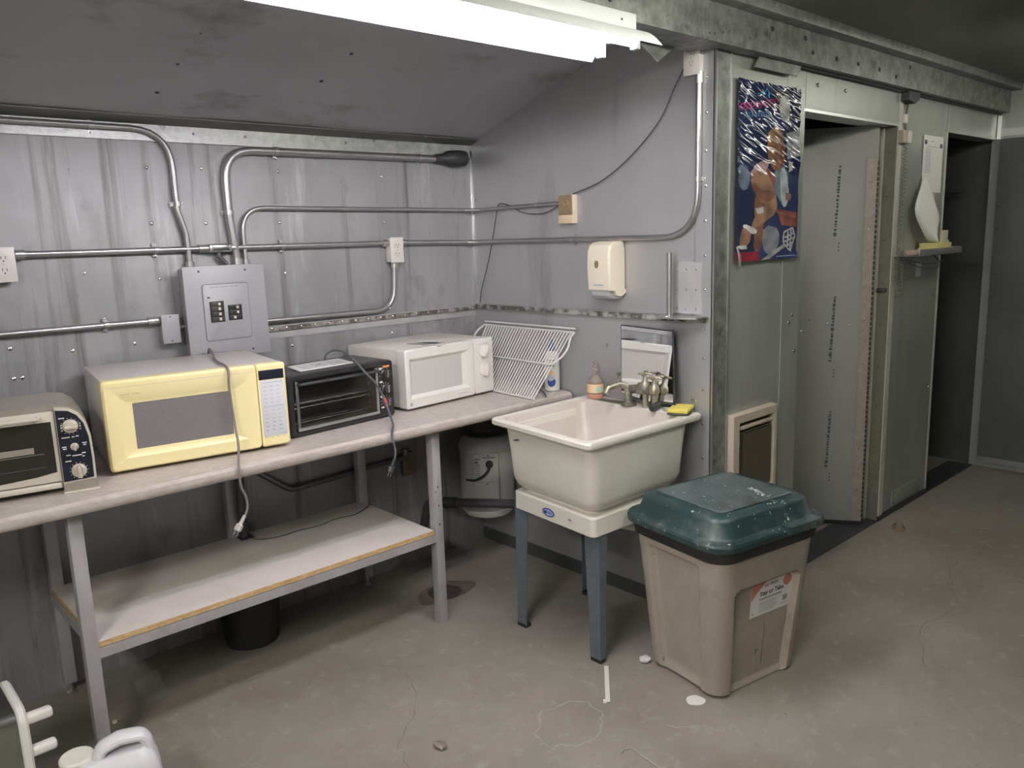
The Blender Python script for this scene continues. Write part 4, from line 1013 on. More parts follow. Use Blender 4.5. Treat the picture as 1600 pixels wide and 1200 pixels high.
# ------------------------------------------------------------------ black toaster oven
bo = thing('toaster_oven', 'black toaster oven with a glass door and three black knobs', 'toaster oven', (1.342, 2.690, CT), math.radians(4.8))
W, D, z0, z1 = 0.488, 0.27, 0.004, 0.232
sh = MB()
sh.box(0.0, W, 0.02, D, z1 - .004, z1, .001); sh.box(0.0, .004, 0.02, D, z0, z1); sh.box(W - .004, W, 0.02, D, z0, z1); sh.box(0, W, D - .004, D, z0, z1); sh.box(0, W, 0.02, D, z0 + .004, z0 + .010)
sh.build('shell', 'black_shell', bo, smooth=False)
ca_ = MB(); ca_.box(0.018, 0.408, 0.03, D - .02, 0.018, 0.022); ca_.box(0.018, 0.408, 0.03, D - .02, 0.216, 0.219); ca_.box(0.014, 0.018, 0.02, D - .02, 0.018, 0.219); ca_.box(0.405, 0.410, 0.02, D - .02, 0.018, 0.219); ca_.box(0.014, 0.410, D - .03, D - .02, 0.018, 0.219)
ca_.build('oven_cavity', 'oven_in', bo, smooth=False)
fr = MB(); front_loops(fr, [(0, W, z0, z1, .010, .03), (0, W, z0, z1, .010, 0.004), (0.003, W - .003, z0 + .003, z1 - .003, .009, 0.0), (0.020, 0.408, 0.022, 0.215, .003, 0.0), (0.021, 0.407, 0.023, 0.214, .003, 0.03)])
fr.build('front_bezel', 'black', bo)
gd = MB().box(0.024, 0.404, -0.006, -0.002, 0.028, 0.212, .001).build('glass_door', 'oven_glass', bo)
MB().box(0.024, 0.404, -0.009, -0.001, 0.024, 0.036, .002).build('bottom_bar', 'alu', gd)
MB().box(0.024, 0.036, -0.008, -0.001, 0.034, 0.212, .001).build('side_bar', 'conduit_dark', gd)
MB().box(0.392, 0.404, -0.008, -0.001, 0.034, 0.212, .001).build('side_bar', 'alu', gd)
MB().tube([(0.035, -0.004, 0.201), (0.035, -0.022, 0.201), (0.395, -0.022, 0.201), (0.395, -0.004, 0.201)], 0.006, 10).build('door_handle', 'dark_steel', gd)
MB().box(0.03, 0.40, 0.05, D - .05, 0.112, 0.120, .003).build('baking_tray', 'alu', bo)
for z in (0.104, 0.046): MB().tube([(0.02, 0.035, z), (0.40, 0.035, z)], .0028, 8).build('rack_rod', 'chrome', bo)
for k in range(9): MB().tube([(0.06 + k * .04, 0.035, 0.104), (0.06 + k * .04, D - .04, 0.104)], .0014, 6).build('rack_wire', 'chrome', bo)
MB().box(0.06, 0.30, 0.06, 0.10, 0.046, 0.050, .001).build('crumb_guard', 'chrome', bo)
for z in (0.150, 0.128, 0.100, 0.075, 0.050): MB().dome((0.384, 0.028, z), (0, -1, 0), .006, n=8).build('rack_stud', 'bright', bo)
for i, z in enumerate((0.182, 0.120, 0.066)):
    kn = MB().lathe([(0.021, 0), (0.021, 0.004), (0.017, 0.008), (0.0155, 0.020), (0.012, 0.022)], 22, Matrix.Translation((0.444, -0.0005, z)) @ Matrix.Rotation(PI / 2, 4, 'X')).build('knob', 'black_shell', bo)
    MB().box(0.4425, 0.4455, -0.0245, -0.0222, z - .013, z + .013).build('pointer', 'grey_print', kn, smooth=False)
MB().box(0.437, 0.470, -0.0012, 0.0, 0.207, 0.215, .0004).build('badge', 'orange', bo)
for x, z in ((0.424, 0.205), (0.424, 0.150), (0.424, 0.090), (0.426, 0.045)):
    MB().loft([xz((x - .008, x + .008, z - .0035, z + .0035), .003, -0.0001), xz((x - .008, x + .008, z - .0035, z + .0035), .003, -0.0008)]).build('dial_mark', 'white', bo)
kb = MB()
for z0_ in (0.182, 0.120, 0.066):
    for k in range(9):
        a = -0.6 + k * .5
        x = .444 + .0255 * math.cos(a); z = z0_ + .0255 * math.sin(a)
        kb.box(x - .0018, x + .0018, -0.0008, 0, z - .001, z + .001)
kb.build('dial_print', 'white', bo, 'stuff', smooth=False)
bp_ = thing('instruction_booklet', 'printed paper booklet lying on top of the black toaster oven', 'paper', (1.429, 2.759, 1.1225))
q = [(0, 0), (0.247, 0.023), (0.262, 0.17), (0.022, 0.145)]
MB().loft([[(x, y, z) for x, y in q] for z in (0.0, 0.004)]).build('pages', 'paper', bp_, smooth=False)
def onq(u, v): return (q[0][0] * (1 - u) * (1 - v) + q[1][0] * u * (1 - v) + q[2][0] * u * v + q[3][0] * (1 - u) * v, q[0][1] * (1 - u) * (1 - v) + q[1][1] * u * (1 - v) + q[2][1] * u * v + q[3][1] * (1 - u) * v)
kb = MB()
def pq(u0, u1, v0, v1, z=.0043):
    kb.quad(*[(*onq(u, v), z) for u, v in ((u0, v0), (u1, v0), (u1, v1), (u0, v1))])
for k in range(7): pq(.62, .92, .2 + k * .09, .23 + k * .09)
for k in range(5): pq(.10, .28, .2 + k * .12, .23 + k * .12)
pq(.36, .58, .25, .30); pq(.36, .58, .70, .75); pq(.36, .39, .25, .75); pq(.55, .58, .25, .75); pq(.42, .52, .40, .60)
kb.build('printing', 'grey_print', bp_, 'stuff', smooth=False)
cord('power_cord', 'black power cord arching over the black toaster oven and hanging off the counter',
     [(1.632, 2.935, 1.105), (1.625, 2.905, 1.150), (1.640, 2.86, 1.172), (1.648, 2.80, 1.168), (1.650, 2.73, 1.142), (1.665, 2.672, 1.092), (1.694, 2.666, 1.058), (1.721, 2.666, 1.013), (1.738, 2.660, 0.968), (1.735, 2.635, 0.93), (1.700, 2.56, 0.901),
      (1.652, 2.494, 0.897), (1.640, 2.482, 0.868), (1.650, 2.480, 0.825), (1.645, 2.480, 0.785), (1.635, 2.480, 0.765)], 0.0042, 'print', ((1.632, 2.48, 0.762), (-0.45, 0, -0.9)), 'dark_steel')
ct_ = MB().tube([(0, 0, 0), (0.0105, -0.001, -0.036)], .0062, 8).build('cord_tie', 'red', None)
tag(ct_, 'small red tie around the black cord beside the lowest oven knob', 'cord tie'); ct_.location = (1.7345, 2.662, 0.985)

# ------------------------------------------------------------------ white microwave
wm = thing('microwave', 'smaller white microwave with two round dials, beside the wire rack', 'microwave', (1.895, 2.733, CT), math.radians(5.0))
W, D, z0, z1 = 0.530, 0.40, 0.010, 0.262
MB().box(0.004, W - .004, 0.045, D, z0 + .002, z1 - .002, 0.005).build('shell', 'white_shell', wm)
xd = 0.398
mb = MB(); front_loops(mb, [(0, xd, z0, z1, .010, 0.055), (0, xd, z0, z1, .010, 0.006), (0.006, xd - .001, z0 + .005, z1 - .006, .010, 0.0),
    (0.018, 0.372, 0.052, 0.222, .003, 0.0), (0.040, 0.332, 0.068, 0.206, .004, 0.016)])
dr = mb.build('door', 'white', wm)
MB().box(0.038, 0.334, 0.014, 0.018, 0.066, 0.208).build('window', 'white_win', dr, smooth=False)
mb = MB(); front_loops(mb, [(xd + .0015, W, z0, z1, .012, 0.055), (xd + .0015, W, z0, z1, .012, 0.008), (xd + .002, W - .009, z0 + .005, z1 - .008, .010, 0.0)])
mb.loft([xz((xd + .002, W - .009, z0 + .005, z1 - .008), .010, 0.0), xz((xd + .003, W - .010, z0 + .006, z1 - .009), .010, -.0002)], False, True)
cp = mb.build('control_panel', 'white', wm)
for z, a in ((0.203, -0.5), (0.118, 0.05)):
    kn = MB().lathe([(0.030, 0), (0.030, 0.003), (0.026, 0.005)], 26, Matrix.Translation((0.462, -0.0003, z)) @ Matrix.Rotation(PI / 2, 4, 'X')).build('dial_disc', 'white', cp)
    Mx = Matrix.Translation((0.462, -0.012, z)) @ Matrix.Rotation(-a, 4, 'Y')
    MB().box(-0.008, 0.008, -0.012, 0.010, -0.027, 0.027, .005, Mx=Mx).build('dial_grip', 'jug_cap', kn)
for z in (0.236, 0.158, 0.075, 0.066):
    MB().box(0.435, 0.495, -0.0007, 0.0, z, z + .0012).build('panel_line', 'grey_print' if z > .2 else 'white_shell', cp, smooth=False)
MB().lathe([(0.0075, 0), (0.0075, .0008)], 18, Matrix.Translation((0.020, 0.0, 0.030)) @ Matrix.Rotation(PI / 2, 4, 'X')).build('badge', 'grey_print', dr)
text('badge_lettering', 'GE', 0.009, 'white', dr, front(0.020, -0.0011, 0.030))
MB().box(0.290, 0.355, -0.0006, 0.0, 0.030, 0.0318).build('maker_mark', 'grey_print', dr, smooth=False)
for x, y in ((0.04, 0.07), (W - .05, 0.07), (0.04, D - .05), (W - .05, D - .05)):
    MB().lathe([(0.012, 0), (0.012, 0.013)], 12, Matrix.Translation((x, y, 0))).build('foot', 'rubber', wm)
fp = thing('folded_leaflet', 'small folded white leaflet on top of the white microwave', 'paper', (2.036, 2.745, CT + .2635))
pa = [(0.0, 0.180), (0.095, 0.205), (0.101, 0.030), (0.040, -0.010)]
MB().loft([[(x, y, z) for x, y in pa] for z in (0.0002, 0.0014)]).build('outer_leaf', 'paper', fp, smooth=False)
MB().loft([[(x, y, z + w) for (x, y), w in zip([(0.004, 0.170), (0.090, 0.195), (0.096, 0.034), (0.044, 0.0)], (0, 0, .012, .014))] for z in (0.0015, 0.0025)]).build('inner_leaf', 'paper', fp, smooth=False)

# ------------------------------------------------------------------ champagne toaster oven at the left edge
to = thing('toaster_oven', 'champagne coloured toaster oven with a dark control panel, cut by the left edge', 'toaster oven', (0.10, 2.704, CT), math.radians(-10.5))
X0 = 0.13   # panel coordinates were measured from a point .13 along the front
prof = [(0.002, 0.018), (0.558, 0.018), (0.559, 0.10), (0.557, 0.17), (0.548, 0.215), (0.530, 0.245), (0.505, 0.262), (0.470, 0.268), (0.09, 0.268), (0.055, 0.262), (0.030, 0.245), (0.012, 0.215), (0.003, 0.17)]
MB().prism(prof, 0.0, 0.27, 'y').build('shell', 'taupe', to)
MB().box(0.468, 0.560, -0.012, 0.10, 0.002, 0.032, .002).build('side_base', 'taupe', to)
MB().box(0.466, 0.562, -0.016, 0.08, 0.0, 0.006, .002).build('base_lip', 'cream_trim', to)
MB().box(0.0, 0.466, -0.008, 0.02, 0.018, 0.036, .006, 3).build('bottom_rail', 'cream_trim', to)
out = [(0.469, 0.032), (0.556, 0.034), (0.557, 0.10), (0.555, 0.168), (0.546, 0.212), (0.529, 0.241), (0.505, 0.257), (0.469, 0.263)]
inn = [(0.470, 0.037), (0.550, 0.040), (0.551, 0.10), (0.549, 0.165), (0.540, 0.207), (0.524, 0.234), (0.503, 0.249), (0.470, 0.254)]
MB().prism(out, -0.012, 0.0, 'y').build('panel_trim', 'cream_trim', to)
pn2 = MB().prism(inn, -0.014, -0.010, 'y').build('control_panel', 'navy', to)
for (x, z, r, kind) in ((0.505, 0.203, 0.0185, 0), (0.509, 0.140, 0.009, 1), (0.513, 0.066, 0.0185, 2)):
    Mx = Matrix.Translation((x, -0.0142, z)) @ Matrix.Rotation(PI / 2, 4, 'X')
    kn = MB().lathe([(r + .0022, 0), (r + .0022, 0.002), (r, .003), (r * .95, 0.012), (r * .8, 0.014)], 26, Mx).build('knob', 'knob', pn2)
    if kind == 0: MB().box(x - r, x + r, -0.042, -0.026, z - .006, z + .006, .004).build('grip', 'knob', kn)
    if kind == 2: MB().box(x - .006, x + .006, -0.042, -0.026, z - r, z + r, .004).build('grip', 'knob', kn)
    if kind == 1: MB().box(x - .002, x + .002, -0.038, -0.026, z - .009, z + .009, .001).build('grip', 'knob', kn)
kb = MB()
for (x, z, r) in ((0.505, 0.203, 0.0245), (0.513, 0.066, 0.0245)):
    for k in range(14):
        a = 2 * PI * k / 14
        px, pz = x + r * math.cos(a), z + r * math.sin(a)
        kb.box(px - .0012, px + .0012, -0.0145, -0.014, pz - .0008, pz + .0008)
for (x0, x1, z) in ((0.476, 0.492, 0.229), (0.478, 0.500, 0.170), (0.480, 0.496, 0.098), (0.476, 0.488, 0.142), (0.478, 0.488, 0.136), (0.484, 0.496, 0.116), (0.530, 0.542, 0.148), (0.532, 0.540, 0.142), (0.526, 0.536, 0.118), (0.526, 0.532, 0.108), (0.505, 0.512, 0.170), (0.515, 0.523, 0.171), (0.500, 0.526, 0.113)):
    kb.box(x0, x1, -0.0145, -0.014, z - .0016, z + .0016)
for z in (0.192, 0.200, 0.208):
    kb.box(0.4795, 0.4835, -0.0145, -0.014, z - .002, z + .002); kb.box(0.5285, 0.532, -0.0145, -0.014, z - .002, z + .002)
kb.build('dial_print', 'white', pn2, 'stuff', smooth=False)
dg = MB().box(0.015, 0.466, -0.006, -0.001, 0.040, 0.252, .002).build('door', 'cream_trim', to)
MB().prism([(0.03, 0.052), (0.16, 0.050), (0.30, 0.056), (0.40, 0.062), (0.456, 0.070), (0.456, 0.222), (0.03, 0.222)], -0.0075, -0.0058, 'y').build('door_glass', 'dark_glass', dg)
MB().box(0.03, 0.43, -0.0082, -0.0076, 0.128, 0.131).build('rack_line', 'chrome', dg, smooth=False)
MB().box(0.03, 0.43, -0.0082, -0.0076, 0.088, 0.090).build('rack_line', 'conduit_dark', dg, smooth=False)
MB().box(0.10, 0.405, -0.0082, -0.0076, 0.134, 0.152).build('glass_highlight', 'taupe', dg, smooth=False)  # pale bar laid on the glass as a painted reflected highlight
MB().tube([(0.06, -0.006, 0.238), (0.06, -0.030, 0.238), (0.425, -0.030, 0.238), (0.425, -0.006, 0.238)], 0.0065, 12).build('door_handle', 'cream_trim', dg)
MB().box(0.445, 0.4475, 0.0, 0.27, 0.2672, 0.2695).build('shell_seam', 'heater_frame', to, smooth=False)

# ------------------------------------------------------------------ laundry tub
lt = thing('laundry_tub', 'cream plastic laundry tub on four tapered blue grey legs', 'sink', (1.98, 1.80, 0))
SF, SR, SL, SB = Vector((0, 0)), Vector((0.665, -0.015)), Vector((0.060, 0.580)), Vector((0.672, 0.600))
def smap(x, y, z):
    u, v = x / 0.66, y / 0.59
    p = SF * (1 - u) * (1 - v) + SR * u * (1 - v) + SL * (1 - u) * v + SB * u * v
    return (p.x, p.y, z)
def sring(x0, x1, y0, y1, r, z, k=6): return [smap(p[0], p[1], z) for p in arc_rect(x0, .66 - x1, y0, .59 - y1, r, k)]
def ins(d, r, z):
    e = min(1, d / .04)
    return sring(d, d + .030 * e, d - .022 * e, d + .012 * e, r, z)
rg = [ins(.072, .035, .592), ins(.092, .035, .596), ins(.096, .04, .602), ins(.078, .05, .612), ins(.060, .05, .630), ins(.050, .05, .66), ins(.043, .048, .77), ins(.036, .045, .855), ins(.030, .04, .864), ins(.004, .022, .866), ins(.000, .022, .871), ins(.000, .022, .885), ins(.005, .022, .891), ins(.020, .03, .892)]
MB().loft(rg + [sring(.034, .095, .034, .034, .04, .889)], True, False).build('basin', 'tub', lt)
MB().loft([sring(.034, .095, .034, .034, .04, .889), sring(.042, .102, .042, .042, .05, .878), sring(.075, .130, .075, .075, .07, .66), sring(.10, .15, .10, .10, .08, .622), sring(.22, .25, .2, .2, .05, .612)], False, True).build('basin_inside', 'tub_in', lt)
rs = [ins(.068, .022, .520), ins(.062, .022, .524), ins(.062, .022, .590), ins(.070, .022, .596)]
MB().loft(rs + [ins(.085, .022, .590), ins(.085, .022, .520), rs[0]], False, False).build('leg_skirt', 'tub', lt)
def smallbox_on(x0, x1, y0, y1, z0, z1): return [smap(x0, y0, z0), smap(x1, y0, z0), smap(x1, y1, z0), smap(x0, y1, z0)]
lg = MB()
for k in range(6):
    x = .575 + k * .010
    lg.loft([[smap(x, .34, z), smap(x + .005, .34, z), smap(x + .005, .50, z), smap(x, .50, z)] for z in (.8915, .8925)])
lg.build('ledge_groove', 'brass_dk', lt, 'stuff', smooth=False)
# oval badge on the skirt
def oval(rx, rz, x0, x1): return [[(x, rx * math.cos(2 * PI * k / 28), rz * math.sin(2 * PI * k / 28)) for k in range(28)] for x in (x0, x1)]
bg = MB().loft(oval(.036, .0165, 0.002, -0.0012)).build('badge', 'blue', lt)
bg.location = (0.0895, 0.290, 0.556); bg.rotation_euler = (0, 0, -math.atan(0.060 / 0.58))
MB().loft(oval(.031, .0115, -0.001, -0.0018)).build('badge_face', 'pale_blue', bg)
kb = MB(); kb.box(-.0024, -.0018, 0.006, 0.026, -.006, .006); kb.box(-.0024, -.0018, -.024, 0.002, -.003, .0); kb.box(-.0024, -.0018, -.020, 0.002, .0025, .005)
kb.build('badge_print', 'blue', bg, 'stuff', smooth=False)
for y, z in ((0.165, 0.560), (0.44, 0.82)):
    MB().box(0.075 - .012 * (z > .7) , 0.12, y - .008, y + .008, z - .001, z + .0015).build('scratch', 'print', lt, smooth=False)
def tleg(cx, cy, bx, by, sx, sy, top=.070, bot=.052):
    # L section; (cx, cy) is its corner at the top, (bx, by) at the floor; flanges reach towards +sx and +sy
    def ring(w1, w2, z):
        t, f = .003, (0.585 - z) / 0.585
        X, Y = cx + (bx - cx) * f, cy + (by - cy) * f
        p = [(0, 0), (w1, 0), (w1, t), (t, t), (t, w2), (0, w2)]
        return [(X + sx * q[0], Y + sy * q[1], z) for q in p]
    o = MB().loft([ring(.044, top, .585), ring(.044, top, .46), ring(.034, bot + .006, .22), ring(.028, bot, .012)]).build('leg', 'tub_leg', lt)
    xs, yy_ = sorted((bx - sx * .002, bx + sx * .030)), sorted((by - sy * .002, by + sy * .050))
    MB().box(xs[0], xs[1], yy_[0], yy_[1], 0, 0.016, .003).build('foot_cap', 'rubber', o)
tleg(0.096, 0.040, 0.122, 0.062, 1, 1); tleg(0.110, 0.500, 0.122, 0.520, 1, -1); tleg(0.560, 0.040, 0.550, 0.062, -1, 1); tleg(0.560, 0.510, 0.550, 0.522, -1, -1)
MB().tube(fillet([(0.34, 0.30, .612), (0.34, 0.30, .47), (0.42, 0.12, .45), (0.50, 0.12, .45), (0.50, 0.35, .47), (0.50, 0.60, .42)], .05), .021, 14).build('drain_trap', 'tub', lt)
MB().box(0.555, 0.575, 0.065, 0.075, .835, .865, .002).build('rust_tab', 'stain', lt)
dpz = thing('drain_pipe', 'fat black drain pipe running from under the tub towards the back wall', 'pipe', (2.40, 2.50, 0.40))
o = Vector((2.40, 2.50, 0.40))
MB().tube([p - o for p in fillet([(2.45, 2.44, .40), (2.44, 2.60, .378), (2.255, 2.962, .350), (2.20, 3.05, .345), (2.20, 3.10, .20)], .04)], .0215, 16).build('pipe_run', 'pipe', dpz)
MB().tube([Vector(p) - o for p in ((2.275, 2.92, .353), (2.245, 2.98, .348))], .027, 16).build('coupling', 'rubber', dpz)

# faucet, corroded
fa = thing('faucet', 'corroded brass two handle faucet behind the tub', 'faucet', (2.585, 2.03, 0.892))
MB().lathe([(0.034, 0), (0.034, 0.004), (0.018, .012), (0.013, .03), (0.013, .05)], 16, Matrix.Translation((-.01, .075, 0))).build('escutcheon', 'brass_dk', fa)
MB().tube(fillet([(-.01, .075, .03), (-.012, .085, .074), (-.03, .10, .090), (-.080, .125, .078), (-.092, .13, .055)], .018), .0135, 12).build('spout', 'brass', fa)
MB().tube([(0.0, .095, .062), (0.0, .04, .072), (0.0, -.06, .070)], .0185, 14).build('body', 'brass_dk', fa)
MB().lathe([(0.024, 0), (0.027, .012), (0.022, .035), (0.014, .045)], 14, Matrix.Translation((0.0, .015, .055))).build('valve_housing', 'brass_dk', fa)
for yy, hz in ((-.052, .0), (-.005, .012)):
    MB().tube([(0.0, yy, 0.0), (0.0, yy, .062)], .0125, 12).build('riser', 'brass', fa)
    vh = MB().lathe([(0.020, 0), (0.023, .012), (0.018, .030), (0.010, .040), (.007, .062)], 14, Matrix.Translation((-.004, yy, .062 + hz))).build('valve', 'brass', fa)
    hd = MB()
    for a in (0.3, 0.3 + PI / 2):
        c_, s_ = math.cos(a) * .031, math.sin(a) * .031
        hd.tube([(-.004 - c_, yy - s_, .126 + hz), (-.004, yy, .130 + hz), (-.004 + c_, yy + s_, .126 + hz)], [.0045, .006, .0045], 8)
    hd.build('cross_handle', 'brass', vh)
MB().lathe([(0.008, 0), (0.011, .008), (0.005, .02), (0.005, .04), (.009, .045), (.009, .055)], 12, Matrix.Translation((-.035, .108, .085))).build('diverter_knob', 'brass_dk', fa)
mi = thing('mirror', 'frameless dark edged mirror leaning on the wall behind the faucet', 'mirror', (2.590, 1.885, 0.893), 0)
lean = 0.045
def mp(y, s, off): return (0.022 * s / .32 * 1.35 + off + 0.115 * y, y, s)
pts = [(0.0, 0.004), (0.305, 0.030), (0.330, 0.322), (0.035, 0.318)]
MB().loft([[mp(y, s, .0055) for y, s in pts], [mp(y, s, 0.0) for y, s in pts]]).build('edge', 'black', mi, smooth=False)
MB().loft([[mp(y, s, -.0006) for y, s in [(0.006, 0.008), (0.302, 0.033), (0.326, 0.318), (0.038, 0.314)]], [mp(y, s, -0.0002) for y, s in [(0.006, 0.008), (0.302, 0.033), (0.326, 0.318), (0.038, 0.314)]]]).build('glass', 'mirror', mi, smooth=False)
MB().tube([(-0.0, -0.003, 0.004), (0.034, 0.032, 0.325)], .0035, 8).build('edge_seal', 'black', mi)
sp = thing('sponge', 'yellow sponge with a dark scouring side on the right rim of the tub', 'sponge', (2.585, 1.850, 0.893), math.radians(22))
MB().box(-0.055, 0.060, -0.042, 0.042, 0.0, 0.007, .002).build('scouring_pad', 'sponge_dk', sp)
MB().box(-0.055, 0.060, -0.040, 0.042, 0.007, 0.024, .006, 3).build('foam', 'sponge', sp)
br = thing('scrub_brush', 'small black bottle shaped brush lying at the foot of the faucet', 'brush', (2.565, 1.960, 0.893), math.radians(15))
MB().tube([(-0.045, 0, .014), (-.03, 0, .015), (.03, 0, .016), (.045, 0, .016), (.06, 0, .016)], [.010, .013, .013, .009, .005], 12).build('handle', 'rubber', br)
MB().box(-0.035, 0.03, -0.008, 0.008, 0.0, 0.006).build('bristles', 'print', br, smooth=False)
pk = thing('soap_sliver', 'whitish soap sliver by the black brush on the tub rim', 'soap', (2.60, 1.915, 0.893))
MB().loft([[(0.030 * math.cos(2 * PI * k / 16), 0.018 * math.sin(2 * PI * k / 16), z) for k in range(16)] for z in (0, 0.010)]).build('bar', 'frost', pk)

bt = thing('soap_bottle', 'clear bottle of pink soap with a narrow neck on the tub corner', 'bottle', (2.605, 2.318, 0.892))
MB().lathe([(0.034, 0), (0.036, .004), (0.036, .020)], 24).build('liquid', 'amber', bt)
MB().lathe([(0.036, 0.020), (0.036, .068), (0.033, .082), (0.020, .096), (0.011, .104), (0.011, .112)], 24).build('bottle_wall', 'soapclear', bt)
MB().lathe([(0.013, .110), (0.013, .126), (0.009, .128), (.009, .134), (.011, .135), (.011, .142), (.007, .144), (.0065, .150), (.009, .153), (.009, .160), (.004, .163)], 18).build('cap', 'soapclear', bt)
MB().lathe([(0.0365, .026), (0.0365, .064)], 24, None, False).build('label', 'peach', bt)
Mx = Matrix.Rotation(math.radians(-115), 4, 'Z')
MB().loft([[Mx @ Vector((0.0372 + d, 0.013 * math.cos(2 * PI * k / 18), .042 + .012 * math.sin(2 * PI * k / 18))) for k in range(18)] for d in (-.004, 0)]).build('oval_label', 'teal', bt)
wb = thing('cleanser_bottle', 'white cleanser bottle with a blue cap behind the wire rack', 'bottle', (2.622, 2.60, 0.889))
MB().lathe([(0.030, 0), (0.0345, .004), (0.035, .02), (0.035, .150), (0.033, .166), (0.026, .180), (0.016, .186)], 28).build('body', 'white', wb)
MB().lathe([(0.015, .185), (0.016, .190), (0.015, .215), (0.009, .222), (.008, .240), (.004, .243)], 20).build('cap', 'blue', wb)
def oncyl(r, a, z): return (r * math.cos(a), r * math.sin(a), z)
A0 = math.atan2(-2.6, -2.62) - 0.15
def patch_cyl(a0, a1, z0, z1, r, oval=False, n=14):
    mb = MB(); c = (a0 + a1) / 2
    rows = []
    for j in range(9):
        t = j / 8 * 2 - 1
        w = math.sqrt(max(0, 1 - t * t)) if oval else 1
        rows.append([oncyl(r, c + (a1 - a0) / 2 * w * (2 * k / n - 1), (z0 + z1) / 2 + t * (z1 - z0) / 2) for k in range(n + 1)])
    mb.loft(rows, False, False, closed=False)
    return mb
patch_cyl(A0 - .55, A0 + .55, .022, .105, .0354, True).build('label', 'peach', wb)
patch_cyl(A0 - .50, A0 + .58, .020, .068, .0357, True).build('label_swoosh', 'blue', wb)
patch_cyl(A0 - .50, A0 + .40, .048, .080, .0360, True).build('label_band', 'pale_blue', wb)
lb = MB()
for k in range(3): lb.box(-.0005, .0005, -.016, .016, .118 + k * .012, .123 + k * .012, Mx=Matrix.Translation(oncyl(.0352, A0, 0)) @ Matrix.Rotation(A0, 4, 'Z'))
lb.build('label_text', 'print', wb, 'stuff', smooth=False)

# ------------------------------------------------------------------ wire rack leaning in the corner
wk = thing('wire_rack', 'white coated wire shelf rack leaning against the side wall on the counter', 'rack', (2.40, 2.50, 0.890))
TR, TL, BR, BL = Vector((0.248, -0.015, 0.288)), Vector((0.248, 0.590, 0.288)), Vector((0.002, 0.000, 0.004)), Vector((0.045, 0.560, 0.004))
MB().tube([TR + Vector((0, -0.012, .004)), TL + Vector((0, .006, .004))], .0045, 8).build('top_rail', 'wire', wk)
MB().tube([TR + Vector((-.010, -0.016, -.012)), TL + Vector((-.010, .0, -.012))], .0048, 8).build('top_rail', 'wire', wk)
MB().tube([BR + Vector((0, -.010, 0)), BL], .0042, 8).build('bottom_rail', 'wire', wk)
nrm_ = (TR - BR).cross(TL - TR).normalized()
if nrm_.x > 0: nrm_ = -nrm_
def pl_(s, t): return BR.lerp(BL, s).lerp(TR.lerp(TL, s), t)
mid = [TR + Vector((-.008, -.014, -.014)), pl_(-0.03, .88) + nrm_ * .006, pl_(-0.065, .72) + nrm_ * .007, pl_(-0.055, .60) + nrm_ * .007, pl_(-0.01, .50) + nrm_ * .007, pl_(0.05, .475) + nrm_ * .007, pl_(.5, .475) + nrm_ * .007, pl_(.95, .475) + nrm_ * .007, pl_(1.04, .52) + nrm_ * .007, pl_(1.07, .66) + nrm_ * .007, pl_(1.05, .84) + nrm_ * .006, TL + Vector((-.008, .004, -.014))]
MB().tube(spline(mid, 6), .0048, 8).build('perimeter_wire', 'wire', wk)
for k in range(31):
    s = 0.005 + k / 31
    a, b = pl_(s, 0.0), pl_(s, .955)
    a.z = max(a.z, .004)
    MB().tube([a, b], .0034, 6).build('wire', 'wire', wk)
cord('rear_cord', 'short black cord on the counter between the wire rack and the cleanser bottle', [(2.640, 2.72, 0.892), (2.608, 2.694, 0.895), (2.56, 2.62, 0.898), (2.515, 2.545, 0.898), (2.478, 2.498, 0.893)], .004, 'print')

# ------------------------------------------------------------------ small tank water heater under the counter end
wh = thing('water_heater', 'small white tank water heater mounted low in the corner under the counter', 'water heater', (2.530, 2.985, 0.225))
MB().lathe([(0.075, 0.0), (0.118, 0.010), (0.135, 0.035), (0.138, 0.045)], 32).build('bottom_cap', 'white', wh)
MB().lathe([(0.134, 0.040), (0.135, 0.345), (0.132, 0.350)], 32).build('tank', 'tank', wh)
MB().lathe([(0.139, 0.340), (0.140, 0.352), (0.132, 0.385), (0.108, 0.410), (0.07, .418)], 32).build('top_cap', 'tank', wh)
MB().lathe([(0.085, 0.415), (0.125, 0.445), (0.130, 0.50), (0.128, 0.51)], 28).build('pipe_shroud', 'rubber', wh)
A1 = math.radians(228)
Mx = Matrix.Rotation(A1, 4, 'Z')
cpn = MB().box(0.120, 0.1385, -0.060, 0.060, 0.080, 0.345, .002, Mx=Mx).build('cover_panel', 'tank', wh)
kb = MB(); kb.box(0.1385, 0.1392, -0.020, 0.045, 0.3215, 0.3255, Mx=Mx); kb.box(0.1385, 0.1392, -0.050, 0.056, 0.199, 0.2005, Mx=Mx)
for a, z in ((0.010, .333), (0.0, .19)): kb.box(0.1385, 0.1395, a - .004, a + .004, z - .003, z + .003, Mx=Mx)
for k in range(8): kb.box(0.1385, 0.1392, -0.055, -0.030, 0.225 + k * .009, .228 + k * .009, Mx=Mx)
kb.box(0.1385, 0.1392, -0.056, -0.040, .296, .306, Mx=Mx); kb.box(0.1385, 0.1392, -0.056, -0.030, .314, .319, Mx=Mx)
kb.build('panel_print', 'print', wh, 'stuff', smooth=False)
MB().lathe([(0.018, 0), (0.018, .012), (.012, .018)], 18, Mx @ Matrix.Translation((0.1385, 0.015, 0.292)) @ Matrix.Rotation(PI / 2, 4, 'Y')).build('thermostat_knob', 'rubber', wh)
MB().tube(spline([Mx @ Vector((0.150, 0.015, 0.285)), Mx @ Vector((0.158, 0.008, 0.262)), Mx @ Vector((0.160, -0.02, 0.235)), Mx @ Vector((0.150, -0.060, 0.215)), Mx @ Vector((0.12, -.10, .21))]), .006, 8).build('lead', 'rubber', wh)

